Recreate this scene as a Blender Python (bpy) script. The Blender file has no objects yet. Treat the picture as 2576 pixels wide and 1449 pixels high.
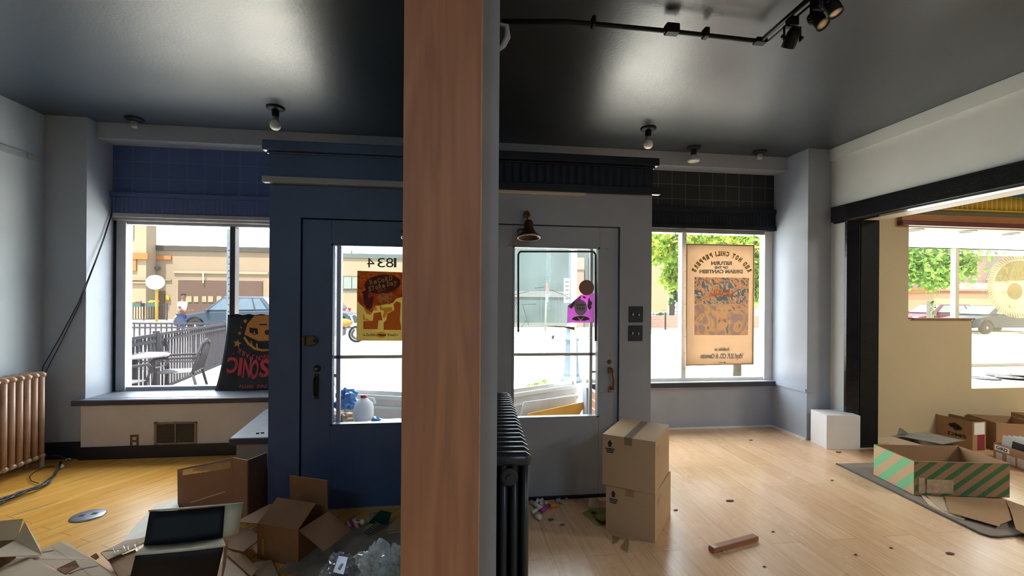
import bpy, bmesh, math, random
from mathutils import Vector, Matrix, Euler, noise
random.seed(7)
SC = bpy.context.scene
COL = SC.collection
PI = math.pi
R = math.radians
# ------------------------------------------------------------------ camera model (2576 x 1449)
FPX, YAW, EYE, ROLL, PCX, PCY = 1150.0, R(7.38), 1.48, 0.007, 1288.0, 758.0
CY_, SY_, CR_, SR_ = math.cos(YAW), math.sin(YAW), math.cos(ROLL), math.sin(ROLL)
def ray(px, py):
    u, v = px - PCX, py - PCY
    a = u * CR_ + v * SR_; b = -u * SR_ + v * CR_
    return Vector((CY_ * a + SY_ * FPX, -SY_ * a + CY_ * FPX, -b))
EYEV = Vector((0, 0, EYE))
def Yp(px, py, y):
    r = ray(px, py); return EYEV + r * (y / r.y)
def Zp(px, py, z=0.0):
    r = ray(px, py); return EYEV + r * ((z - EYE) / r.z)
def Xp(px, py, x):
    r = ray(px, py); return EYEV + r * (x / r.x)
cam_d = bpy.data.cameras.new('camera'); cam = bpy.data.objects.new('camera', cam_d); COL.objects.link(cam)
cam_d.sensor_width = 36.0; cam_d.lens = FPX / 2576 * 36; cam_d.shift_y = (PCY - 724.5) / 2576
cam_d.clip_start = 0.05; cam_d.clip_end = 400
cam.matrix_world = Matrix.Translation(EYEV) @ Matrix.Rotation(-YAW, 4, 'Z') @ Matrix.Rotation(PI / 2, 4, 'X') @ Matrix.Rotation(ROLL, 4, 'Z')
SC.camera = cam
# ------------------------------------------------------------------ materials
MATS = {}
def srgb(c):
    return tuple(((v / 255) / 12.92 if v / 255 <= .04045 else (((v / 255) + .055) / 1.055) ** 2.4) for v in c)
def mat(name, col, rough=.6, metal=0, spec=.5, var=.08, scale=6.0, bump=0.0, bscale=40.0, coat=0, emit=None, alpha=1, stretch=None, sub=None):
    if name in MATS: return MATS[name]
    m = bpy.data.materials.new(name); m.use_nodes = True
    nt = m.node_tree; b = nt.nodes['Principled BSDF']
    b.inputs['Roughness'].default_value = rough; b.inputs['Metallic'].default_value = metal
    b.inputs['Specular IOR Level'].default_value = spec
    if coat: b.inputs['Coat Weight'].default_value = coat; b.inputs['Coat Roughness'].default_value = .12
    tc = nt.nodes.new('ShaderNodeTexCoord')
    src = tc.outputs['Object']
    if stretch:
        mp = nt.nodes.new('ShaderNodeMapping'); mp.inputs['Scale'].default_value = stretch
        nt.links.new(src, mp.inputs['Vector']); src = mp.outputs['Vector']
    if var:
        n = nt.nodes.new('ShaderNodeTexNoise'); n.inputs['Scale'].default_value = scale; n.inputs['Detail'].default_value = 5
        nt.links.new(src, n.inputs['Vector'])
        cr = nt.nodes.new('ShaderNodeValToRGB')
        cr.color_ramp.elements[0].position = .3; cr.color_ramp.elements[1].position = .7
        cr.color_ramp.elements[0].color = (*[max(0, c * (1 - var)) for c in col], 1)
        cr.color_ramp.elements[1].color = (*[min(1, c * (1 + var)) for c in col], 1)
        nt.links.new(n.outputs['Fac'], cr.inputs['Fac']); nt.links.new(cr.outputs['Color'], b.inputs['Base Color'])
    else: b.inputs['Base Color'].default_value = (*col, 1)
    if bump:
        n2 = nt.nodes.new('ShaderNodeTexNoise'); n2.inputs['Scale'].default_value = bscale; n2.inputs['Detail'].default_value = 3
        nt.links.new(src, n2.inputs['Vector'])
        bp = nt.nodes.new('ShaderNodeBump'); bp.inputs['Strength'].default_value = bump; bp.inputs['Distance'].default_value = .01
        nt.links.new(n2.outputs['Fac'], bp.inputs['Height']); nt.links.new(bp.outputs['Normal'], b.inputs['Normal'])
    if emit: b.inputs['Emission Color'].default_value = (*emit[:3], 1); b.inputs['Emission Strength'].default_value = emit[3]
    if alpha < 1: b.inputs['Alpha'].default_value = alpha
    if sub: b.inputs['Transmission Weight'].default_value = sub
    MATS[name] = m; return m
def clear(name, tint=(1, 1, 1), gloss=.06, rough=.02, haze=0.0, hcol=(.8, .8, .8), hscale=14, hstretch=(1, 1, .25)):
    """thin see-through sheet: tinted transparency, a little gloss, optional dirt"""
    if name in MATS: return MATS[name]
    m = bpy.data.materials.new(name); m.use_nodes = True
    nt = m.node_tree; nt.nodes.remove(nt.nodes['Principled BSDF']); out = nt.nodes['Material Output']
    t = nt.nodes.new('ShaderNodeBsdfTransparent'); t.inputs['Color'].default_value = (*tint, 1)
    g = nt.nodes.new('ShaderNodeBsdfGlossy'); g.inputs['Roughness'].default_value = rough
    lw = nt.nodes.new('ShaderNodeLayerWeight'); lw.inputs['Blend'].default_value = .2
    mm = nt.nodes.new('ShaderNodeMath'); mm.operation = 'MULTIPLY_ADD'; mm.inputs[1].default_value = .35; mm.inputs[2].default_value = gloss
    nt.links.new(lw.outputs['Fresnel'], mm.inputs[0])
    mx = nt.nodes.new('ShaderNodeMixShader'); nt.links.new(mm.outputs[0], mx.inputs['Fac'])
    nt.links.new(t.outputs[0], mx.inputs[1]); nt.links.new(g.outputs[0], mx.inputs[2])
    last = mx.outputs[0]
    if haze:
        tc = nt.nodes.new('ShaderNodeTexCoord'); mp = nt.nodes.new('ShaderNodeMapping'); mp.inputs['Scale'].default_value = hstretch
        nt.links.new(tc.outputs['Object'], mp.inputs['Vector'])
        n = nt.nodes.new('ShaderNodeTexNoise'); n.inputs['Scale'].default_value = hscale; n.inputs['Detail'].default_value = 6
        nt.links.new(mp.outputs['Vector'], n.inputs['Vector'])
        mr = nt.nodes.new('ShaderNodeMapRange'); mr.inputs[1].default_value = .35; mr.inputs[2].default_value = .75
        mr.inputs[3].default_value = haze * .4; mr.inputs[4].default_value = haze
        nt.links.new(n.outputs['Fac'], mr.inputs[0])
        d = nt.nodes.new('ShaderNodeBsdfDiffuse'); d.inputs['Color'].default_value = (*hcol, 1)
        tl = nt.nodes.new('ShaderNodeBsdfTranslucent'); tl.inputs['Color'].default_value = (*hcol, 1)
        ad = nt.nodes.new('ShaderNodeMixShader'); nt.links.new(d.outputs[0], ad.inputs[1]); nt.links.new(tl.outputs[0], ad.inputs[2])
        m2 = nt.nodes.new('ShaderNodeMixShader'); nt.links.new(mr.outputs[0], m2.inputs['Fac'])
        nt.links.new(last, m2.inputs[1]); nt.links.new(ad.outputs[0], m2.inputs[2]); last = m2.outputs[0]
    nt.links.new(last, out.inputs['Surface'])
    MATS[name] = m; return m
def translucent(name, col, amount=.5):
    if name in MATS: return MATS[name]
    m = bpy.data.materials.new(name); m.use_nodes = True
    nt = m.node_tree; nt.nodes.remove(nt.nodes['Principled BSDF']); out = nt.nodes['Material Output']
    tc = nt.nodes.new('ShaderNodeTexCoord'); n = nt.nodes.new('ShaderNodeTexNoise'); n.inputs['Scale'].default_value = 9
    nt.links.new(tc.outputs['Object'], n.inputs['Vector'])
    mc = nt.nodes.new('ShaderNodeMix'); mc.data_type = 'RGBA'
    mc.inputs[6].default_value = (*[c * .93 for c in col], 1); mc.inputs[7].default_value = (*[min(1, c * 1.06) for c in col], 1)
    nt.links.new(n.outputs['Fac'], mc.inputs[0])
    d = nt.nodes.new('ShaderNodeBsdfDiffuse'); t = nt.nodes.new('ShaderNodeBsdfTranslucent')
    nt.links.new(mc.outputs[2], d.inputs['Color']); nt.links.new(mc.outputs[2], t.inputs['Color'])
    mx = nt.nodes.new('ShaderNodeMixShader'); mx.inputs['Fac'].default_value = amount
    nt.links.new(d.outputs[0], mx.inputs[1]); nt.links.new(t.outputs[0], mx.inputs[2]); nt.links.new(mx.outputs[0], out.inputs['Surface'])
    MATS[name] = m; return m
def planks(name, c1, c2, gap, width, length, ang, rough=.3, coat=.0, grain=.25, mortar=.004, streak=None, spec=.5):
    m = bpy.data.materials.new(name); m.use_nodes = True
    nt = m.node_tree; b = nt.nodes['Principled BSDF']
    tc = nt.nodes.new('ShaderNodeTexCoord'); mp = nt.nodes.new('ShaderNodeMapping'); mp.inputs['Rotation'].default_value = (0, 0, -ang)
    nt.links.new(tc.outputs['Object'], mp.inputs['Vector'])
    br = nt.nodes.new('ShaderNodeTexBrick'); br.offset = .37; br.inputs['Scale'].default_value = 1
    br.inputs['Brick Width'].default_value = length; br.inputs['Row Height'].default_value = width
    br.inputs['Mortar Size'].default_value = mortar; br.inputs['Mortar Smooth'].default_value = .1
    br.inputs['Color1'].default_value = (*c1, 1); br.inputs['Color2'].default_value = (*c2, 1); br.inputs['Mortar'].default_value = (*gap, 1)
    nt.links.new(mp.outputs['Vector'], br.inputs['Vector'])
    mp2 = nt.nodes.new('ShaderNodeMapping'); mp2.inputs['Scale'].default_value = (1.2, 14, 1)
    nt.links.new(mp.outputs['Vector'], mp2.inputs['Vector'])
    n = nt.nodes.new('ShaderNodeTexNoise'); n.inputs['Scale'].default_value = 3.2; n.inputs['Detail'].default_value = 8; n.inputs['Distortion'].default_value = .6
    nt.links.new(mp2.outputs['Vector'], n.inputs['Vector'])
    mr = nt.nodes.new('ShaderNodeMapRange'); mr.inputs[1].default_value = .3; mr.inputs[2].default_value = .7
    mr.inputs[3].default_value = 1 - grain; mr.inputs[4].default_value = 1 + grain
    nt.links.new(n.outputs['Fac'], mr.inputs[0])
    mu = nt.nodes.new('ShaderNodeMix'); mu.data_type = 'RGBA'; mu.blend_type = 'MULTIPLY'; mu.inputs[0].default_value = 1
    nt.links.new(br.outputs['Color'], mu.inputs[6]); nt.links.new(mr.outputs[0], mu.inputs[7])
    last = mu.outputs[2]
    if streak:      # worn dark streaks along the boards
        mp3 = nt.nodes.new('ShaderNodeMapping'); mp3.inputs['Scale'].default_value = (.55, 7, 1)
        nt.links.new(mp.outputs['Vector'], mp3.inputs['Vector'])
        n3 = nt.nodes.new('ShaderNodeTexNoise'); n3.inputs['Scale'].default_value = 2.4; n3.inputs['Detail'].default_value = 4
        nt.links.new(mp3.outputs['Vector'], n3.inputs['Vector'])
        r3 = nt.nodes.new('ShaderNodeMapRange'); r3.inputs[1].default_value = .64; r3.inputs[2].default_value = .72; r3.inputs[4].default_value = .8
        nt.links.new(n3.outputs['Fac'], r3.inputs[0])
        m3 = nt.nodes.new('ShaderNodeMix'); m3.data_type = 'RGBA'; m3.inputs[7].default_value = (*streak, 1)
        nt.links.new(r3.outputs[0], m3.inputs[0]); nt.links.new(last, m3.inputs[6]); last = m3.outputs[2]
    n4 = nt.nodes.new('ShaderNodeTexNoise'); n4.inputs['Scale'].default_value = 1.7; n4.inputs['Detail'].default_value = 5
    nt.links.new(tc.outputs['Object'], n4.inputs['Vector'])
    r4 = nt.nodes.new('ShaderNodeMapRange'); r4.inputs[3].default_value = rough - .1; r4.inputs[4].default_value = rough + .14
    nt.links.new(n4.outputs['Fac'], r4.inputs[0]); nt.links.new(r4.outputs[0], b.inputs['Roughness'])
    nt.links.new(last, b.inputs['Base Color'])
    b.inputs['Specular IOR Level'].default_value = spec
    if coat: b.inputs['Coat Weight'].default_value = coat; b.inputs['Coat Roughness'].default_value = .25
    MATS[name] = m; return m
def bricks(name, c1, c2, mortar, w, h, ms, rough=.8, axes='xz', off=.5, spec=.4, bump=.4):
    m = bpy.data.materials.new(name); m.use_nodes = True
    nt = m.node_tree; b = nt.nodes['Principled BSDF']
    tc = nt.nodes.new('ShaderNodeTexCoord'); sp = nt.nodes.new('ShaderNodeSeparateXYZ'); cb = nt.nodes.new('ShaderNodeCombineXYZ')
    nt.links.new(tc.outputs['Object'], sp.inputs[0])
    nt.links.new(sp.outputs['XYZ'.index(axes[0].upper())], cb.inputs[0]); nt.links.new(sp.outputs['XYZ'.index(axes[1].upper())], cb.inputs[1])
    br = nt.nodes.new('ShaderNodeTexBrick'); br.offset = off; br.inputs['Scale'].default_value = 1
    br.inputs['Brick Width'].default_value = w; br.inputs['Row Height'].default_value = h; br.inputs['Mortar Size'].default_value = ms
    br.inputs['Color1'].default_value = (*c1, 1); br.inputs['Color2'].default_value = (*c2, 1); br.inputs['Mortar'].default_value = (*mortar, 1)
    nt.links.new(cb.outputs[0], br.inputs['Vector']); nt.links.new(br.outputs['Color'], b.inputs['Base Color'])
    if bump:
        bp = nt.nodes.new('ShaderNodeBump'); bp.inputs['Strength'].default_value = bump; bp.inputs['Distance'].default_value = .01; bp.invert = True
        nt.links.new(br.outputs['Fac'], bp.inputs['Height']); nt.links.new(bp.outputs['Normal'], b.inputs['Normal'])
    b.inputs['Roughness'].default_value = rough; b.inputs['Specular IOR Level'].default_value = spec
    MATS[name] = m; return m
def stripes(name, c1, c2, direction, freq, duty=.5, rough=.75, phase=0):
    m = bpy.data.materials.new(name); m.use_nodes = True
    nt = m.node_tree; b = nt.nodes['Principled BSDF']; b.inputs['Roughness'].default_value = rough
    tc = nt.nodes.new('ShaderNodeTexCoord'); d = nt.nodes.new('ShaderNodeVectorMath'); d.operation = 'DOT_PRODUCT'
    d.inputs[1].default_value = direction; nt.links.new(tc.outputs['Object'], d.inputs[0])
    mu = nt.nodes.new('ShaderNodeMath'); mu.operation = 'MULTIPLY_ADD'; mu.inputs[1].default_value = freq; mu.inputs[2].default_value = phase
    nt.links.new(d.outputs['Value'], mu.inputs[0])
    fr = nt.nodes.new('ShaderNodeMath'); fr.operation = 'FRACT'; nt.links.new(mu.outputs[0], fr.inputs[0])
    gt = nt.nodes.new('ShaderNodeMath'); gt.operation = 'GREATER_THAN'; gt.inputs[1].default_value = duty; nt.links.new(fr.outputs[0], gt.inputs[0])
    mx = nt.nodes.new('ShaderNodeMix'); mx.data_type = 'RGBA'; mx.inputs[6].default_value = (*c1, 1); mx.inputs[7].default_value = (*c2, 1)
    nt.links.new(gt.outputs[0], mx.inputs[0]); nt.links.new(mx.outputs[2], b.inputs['Base Color'])
    MATS[name] = m; return m
# ------------------------------------------------------------------ mesh builder
def wmat(o): return o.matrix_basis if o.parent is None else wmat(o.parent) @ o.matrix_parent_inverse @ o.matrix_basis
class MB:
    def __init__(s): s.v = []; s.f = []; s.sm = []
    def add(s, vs, fs, smooth=False):
        o = len(s.v); s.v += [Vector(v) for v in vs]
        for f in fs: s.f.append([i + o for i in f]); s.sm.append(smooth)
        return s
    def box(s, x0, x1, y0, y1, z0, z1, M=None):
        vs = [Vector((x, y, z)) for z in (z0, z1) for y in (y0, y1) for x in (x0, x1)]
        if M is not None: vs = [M @ v for v in vs]
        return s.add(vs, [(0, 2, 3, 1), (4, 5, 7, 6), (0, 1, 5, 4), (2, 6, 7, 3), (0, 4, 6, 2), (1, 3, 7, 5)])
    def cbox(s, c, d, M=None):
        return s.box(c[0] - d[0] / 2, c[0] + d[0] / 2, c[1] - d[1] / 2, c[1] + d[1] / 2, c[2] - d[2] / 2, c[2] + d[2] / 2, M)
    def sheet(s, pts, t):
        """flat (or nearly flat) outline thickened by t along its normal"""
        pts = [Vector(p) for p in pts]; n = Vector((0, 0, 0))
        for i in range(len(pts)):
            a, b = pts[i], pts[(i + 1) % len(pts)]
            n += Vector(((a.y - b.y) * (a.z + b.z), (a.z - b.z) * (a.x + b.x), (a.x - b.x) * (a.y + b.y)))
        n.normalize(); k = len(pts)
        vs = pts + [p - n * t for p in pts]
        return s.add(vs, [list(range(k)), list(range(2 * k - 1, k - 1, -1))] + [(i, i + k, (i + 1) % k + k, (i + 1) % k) for i in range(k)])
    def flat(s, pts): return s.add(pts, [list(range(len(pts)))])
    def prism(s, poly, a, b, axis='z', M=None):
        def mk(p, h):
            v = Vector((p[0], p[1], h)) if axis == 'z' else Vector((p[0], h, p[1])) if axis == 'y' else Vector((h, p[0], p[1]))
            return M @ v if M is not None else v
        k = len(poly)
        vs = [mk(p, a) for p in poly] + [mk(p, b) for p in poly]
        return s.add(vs, [list(range(k - 1, -1, -1)), list(range(k, 2 * k))] + [(i, (i + 1) % k, (i + 1) % k + k, i + k) for i in range(k)])
    def tube(s, path, r, n=8, ry=None, caps=True):
        path = [Vector(p) for p in path]; rs = r if isinstance(r, (list, tuple)) else [r] * len(path)
        vs = []; fs = []; up = None
        for i, p in enumerate(path):
            d = (path[min(i + 1, len(path) - 1)] - path[max(i - 1, 0)]).normalized()
            if up is None: up = Vector((0, 0, 1)) if abs(d.z) < .9 else Vector((0, 1, 0))
            a = d.cross(up).normalized(); b = a.cross(d).normalized(); up = b
            for j in range(n):
                t = 2 * PI * j / n; vs.append(p + a * math.cos(t) * rs[i] + b * math.sin(t) * (ry if ry else rs[i]))
        for i in range(len(path) - 1):
            for j in range(n): fs.append((i * n + j, i * n + (j + 1) % n, (i + 1) * n + (j + 1) % n, (i + 1) * n + j))
        if caps: fs.append(list(range(n - 1, -1, -1))); fs.append(list(range((len(path) - 1) * n, len(path) * n)))
        return s.add(vs, fs, True)
    def lathe(s, prof, c=(0, 0, 0), n=20, M=None, caps=True):
        vs = []; fs = []; c = Vector(c)
        for r, z in prof:
            for j in range(n):
                t = 2 * PI * j / n; v = Vector((r * math.cos(t), r * math.sin(t), z))
                vs.append((M @ v if M is not None else v) + c)
        for i in range(len(prof) - 1):
            for j in range(n): fs.append((i * n + j, i * n + (j + 1) % n, (i + 1) * n + (j + 1) % n, (i + 1) * n + j))
        if caps: fs.append(list(range(n - 1, -1, -1))); fs.append(list(range((len(prof) - 1) * n, len(prof) * n)))
        return s.add(vs, fs, True)
    def grid(s, fn, nu, nv, smooth=True):
        vs = [fn(i / nu, j / nv) for j in range(nv + 1) for i in range(nu + 1)]
        return s.add(vs, [(j * (nu + 1) + i, j * (nu + 1) + i + 1, (j + 1) * (nu + 1) + i + 1, (j + 1) * (nu + 1) + i) for j in range(nv) for i in range(nu)], smooth)
    def blob(s, c, r, seed=0, amp=.25, n=12, m=8, fr=2.0):
        vs = []; fs = []; c = Vector(c)
        for i in range(m + 1):
            for j in range(n):
                a = PI * i / m; t = 2 * PI * j / n
                d = Vector((math.sin(a) * math.cos(t), math.sin(a) * math.sin(t), math.cos(a)))
                k = 1 + amp * noise.noise(d * fr + Vector((seed * 3.1, seed, 0)))
                vs.append(c + Vector((d.x * r[0], d.y * r[1], d.z * r[2])) * k)
        for i in range(m):
            for j in range(n): fs.append((i * n + j, (i + 1) * n + j, (i + 1) * n + (j + 1) % n, i * n + (j + 1) % n))
        return s.add(vs, fs, True)
    def build(s, name, m, parent=None, world=False, bevel=0, solid=0, kind=None):
        me = bpy.data.meshes.new(name); me.from_pydata([tuple(v) for v in s.v], [], s.f)
        me.polygons.foreach_set('use_smooth', s.sm); me.materials.append(m); me.update()
        bm = bmesh.new(); bm.from_mesh(me); bmesh.ops.recalc_face_normals(bm, faces=bm.faces); bm.to_mesh(me); bm.free()
        o = bpy.data.objects.new(name, me); COL.objects.link(o)
        if parent is not None:
            o.parent = parent
            if world:
                o.matrix_parent_inverse = wmat(parent).inverted()
        if solid:
            md = o.modifiers.new('thickness', 'SOLIDIFY'); md.thickness = solid; md.offset = 0
        if bevel:
            md = o.modifiers.new('edge', 'BEVEL'); md.width = bevel; md.segments = 2; md.limit_method = 'ANGLE'; md.angle_limit = R(40)
        if kind: o['kind'] = kind
        return o
def tag(o, label, cat, group=None, kind=None):
    o['label'] = label; o['category'] = cat
    if group: o['group'] = group
    if kind: o['kind'] = kind
    return o
def thing(name, label, cat, loc=(0, 0, 0), rz=0, group=None, kind=None):
    o = bpy.data.objects.new(name, None); COL.objects.link(o); o.empty_display_size = .1
    o.location = loc; o.rotation_euler = (0, 0, rz)
    M = Matrix.Translation(Vector(loc)) @ Matrix.Rotation(rz, 4, 'Z'); o.matrix_basis = M
    return tag(o, label, cat, group, kind)
def struct(name, mb, m, label, cat, bevel=0): return tag(mb.build(name, m, bevel=bevel), label, cat, kind='structure')
def copy_thing(root, loc, rz, label):
    c = root.copy(); COL.objects.link(c); c.matrix_basis = Matrix.Translation(Vector(loc)) @ Matrix.Rotation(rz, 4, 'Z'); c['label'] = label
    for ch in list(root.children):
        d = ch.copy(); COL.objects.link(d); d.parent = c
        for g in list(ch.children):
            e = g.copy(); COL.objects.link(e); e.parent = d
    return c
# ------------------------------------------------------------------ lettering (flat glyph outlines drawn in photograph pixels on a plane)
_GL = {}
def glyph(body, bold=0.0):
    key = (body, bold)
    if key in _GL: return _GL[key]
    cu = bpy.data.curves.new('lettering_outline', 'FONT'); cu.body = body; cu.size = 1; cu.offset = bold; cu.resolution_u = 3; cu.fill_mode = 'BOTH'
    ob = bpy.data.objects.new('lettering_outline', cu); COL.objects.link(ob)
    dg = bpy.context.evaluated_depsgraph_get(); ev = ob.evaluated_get(dg); me = ev.to_mesh()
    vs = [(v.co.x / .7, v.co.y / .7) for v in me.vertices]; fs = [list(p.vertices) for p in me.polygons]
    ev.to_mesh_clear(); bpy.data.objects.remove(ob); bpy.data.curves.remove(cu)
    xs = [v[0] for v in vs] or [0, .3]
    _GL[key] = (vs, fs, min(xs), max(xs)); return _GL[key]
def letters(mb, body, px, py, h, plane, w=None, mirror=False, rot=0, bold=0.0, shear=0):
    """body centred on pixel (px, py=baseline), cap height h px, width w px; plane(px,py)->3D"""
    vs, fs, a, b = glyph(body, bold)
    sx = (w / (b - a)) if w else h
    out = []
    for x, y in vs:
        u = (x - (a + b) / 2) * sx + shear * y * h; v = y * h
        if mirror: u = -u
        c, s = math.cos(rot), math.sin(rot)
        out.append(plane(px + u * c - v * s, py - u * s - v * c))
    mb.add(out, fs)
def poly(mb, pts, plane): mb.flat([plane(*p) for p in pts])
def ell(cx, cy, rx, ry, n=24, a0=0, a1=2 * PI, rot=0):
    c, s = math.cos(rot), math.sin(rot)
    return [(cx + rx * math.cos(a0 + (a1 - a0) * i / n) * c - ry * math.sin(a0 + (a1 - a0) * i / n) * s,
             cy + rx * math.cos(a0 + (a1 - a0) * i / n) * s + ry * math.sin(a0 + (a1 - a0) * i / n) * c) for i in range(n)]
def onY(y): return lambda px, py: Yp(px, py, y)
# ================================================================== THE ROOM
ZC = 3.16; YV = 3.35; YG = 5.1; XL = -3.73; XR = 4.09; YB = -3.6
paint = mat('grey_blue_paint', (.34, .38, .445), rough=.55, var=.05, scale=3, bump=.08, bscale=30)
paint_r = mat('pale_grey_paint', (.62, .63, .60), rough=.55, var=.04, scale=2, bump=.08, bscale=30)
navy = mat('navy_glare_paint', (.05, .09, .22), rough=.42, var=.12, scale=3, bump=.05, bscale=25)  # dark navy paint, with the left side's blue veiling glare put into the colour
black = mat('black_paint', (.009, .012, .018), rough=.45, spec=.22, var=.3, scale=5, bump=.1, bscale=18)
gloss_black = mat('glossy_black_paint', (.008, .008, .010), rough=.2, spec=.35, var=.3, scale=9, bump=.25, bscale=14, coat=.15)
doorgrey = mat('door_grey_paint', (.30, .315, .345), rough=.45, var=.06, scale=3, bump=.06, bscale=25)
whitep = mat('white_paint', (.72, .72, .70), rough=.5, var=.04, scale=5)
cream = mat('cream_paint', (.60, .55, .42), rough=.6, var=.04, scale=3)
alu = mat('aluminium', (.62, .62, .60), rough=.35, metal=.6, var=.06, scale=8)
dark_alu = mat('dark_bronze_frame', (.05, .045, .05), rough=.4, metal=.3, var=.1)
glass = clear('window_glass', (.97, .99, .98), gloss=.02, haze=.014, hscale=5)
brass = mat('aged_brass', (.30, .17, .08), rough=.38, metal=.85, var=.25, scale=12)
steel = mat('steel', (.5, .5, .52), rough=.3, metal=.9, var=.1)
chalk = mat('off_white_plastic', (.75, .73, .68), rough=.5, var=.03)
floor_m = planks('laminate_boards', (.64, .40, .22), (.72, .47, .28), (.36, .21, .10), .195, 1.29, PI / 2, rough=.24, grain=.13, mortar=.0016, spec=.5)
pine_m = planks('pine_boards', (.78, .37, .055), (.92, .49, .10), (.22, .10, .03), .105, 2.7, R(62), rough=.30, grain=.16, mortar=.0016, streak=(.20, .14, .13), spec=.5)
# floors
struct('floor', MB().box(0.0, 9.0, YB, 5.05, -.12, 0), floor_m, 'pale laminate board floor of the room right of the wooden post', 'floor')
struct('floor.001', MB().box(XL - .1, 0.0, YB, 5.05, -.12, 0), pine_m, 'worn orange pine board floor left of the wooden post', 'floor')
# ceiling: glossy black paint with panel seams
def ceil_mat(name, col, spec, ior):
    m = bpy.data.materials.new(name); m.use_nodes = True; nt = m.node_tree; b = nt.nodes['Principled BSDF']
    tc = nt.nodes.new('ShaderNodeTexCoord')
    n = nt.nodes.new('ShaderNodeTexNoise'); n.inputs['Scale'].default_value = 1.4; n.inputs['Detail'].default_value = 6; nt.links.new(tc.outputs['Object'], n.inputs['Vector'])
    r = nt.nodes.new('ShaderNodeMapRange'); r.inputs[3].default_value = .30; r.inputs[4].default_value = .44
    nt.links.new(n.outputs['Fac'], r.inputs[0]); nt.links.new(r.outputs[0], b.inputs['Roughness'])
    b.inputs['Base Color'].default_value = (*col, 1); b.inputs['Specular IOR Level'].default_value = spec; b.inputs['IOR'].default_value = ior
    n2 = nt.nodes.new('ShaderNodeTexNoise'); n2.inputs['Scale'].default_value = 55; nt.links.new(tc.outputs['Object'], n2.inputs['Vector'])
    br = nt.nodes.new('ShaderNodeTexBrick'); br.inputs['Scale'].default_value = 1; br.inputs['Brick Width'].default_value = 2.44; br.inputs['Row Height'].default_value = 1.22; br.inputs['Mortar Size'].default_value = .006
    mp = nt.nodes.new('ShaderNodeMapping'); mp.inputs['Rotation'].default_value = (0, 0, PI / 2); mp.inputs['Location'].default_value = (.3, .62, 0)
    nt.links.new(tc.outputs['Object'], mp.inputs['Vector']); nt.links.new(mp.outputs['Vector'], br.inputs['Vector'])
    ad = nt.nodes.new('ShaderNodeMath'); ad.operation = 'MULTIPLY_ADD'; ad.inputs[1].default_value = -4.0; nt.links.new(br.outputs['Fac'], ad.inputs[0]); nt.links.new(n2.outputs['Fac'], ad.inputs[2])
    bp = nt.nodes.new('ShaderNodeBump'); bp.inputs['Strength'].default_value = .12; bp.inputs['Distance'].default_value = .006
    nt.links.new(ad.outputs[0], bp.inputs['Height']); nt.links.new(bp.outputs['Normal'], b.inputs['Normal']); return m
struct('ceiling', MB().box(XL - .1, 0, YB, 5.2, ZC, ZC + .15), ceil_mat('blue_black_ceiling_paint', (.026, .042, .070), 1.0, 1.62), 'glossy blue-black ceiling of the room left of the wooden post', 'ceiling')
struct('ceiling.004', MB().box(0, 4.36, YB, 5.2, ZC, ZC + .15), ceil_mat('black_ceiling_paint', (.034, .041, .050), .95, 1.5), 'glossy black ceiling of the room right of the wooden post', 'ceiling')
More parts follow.
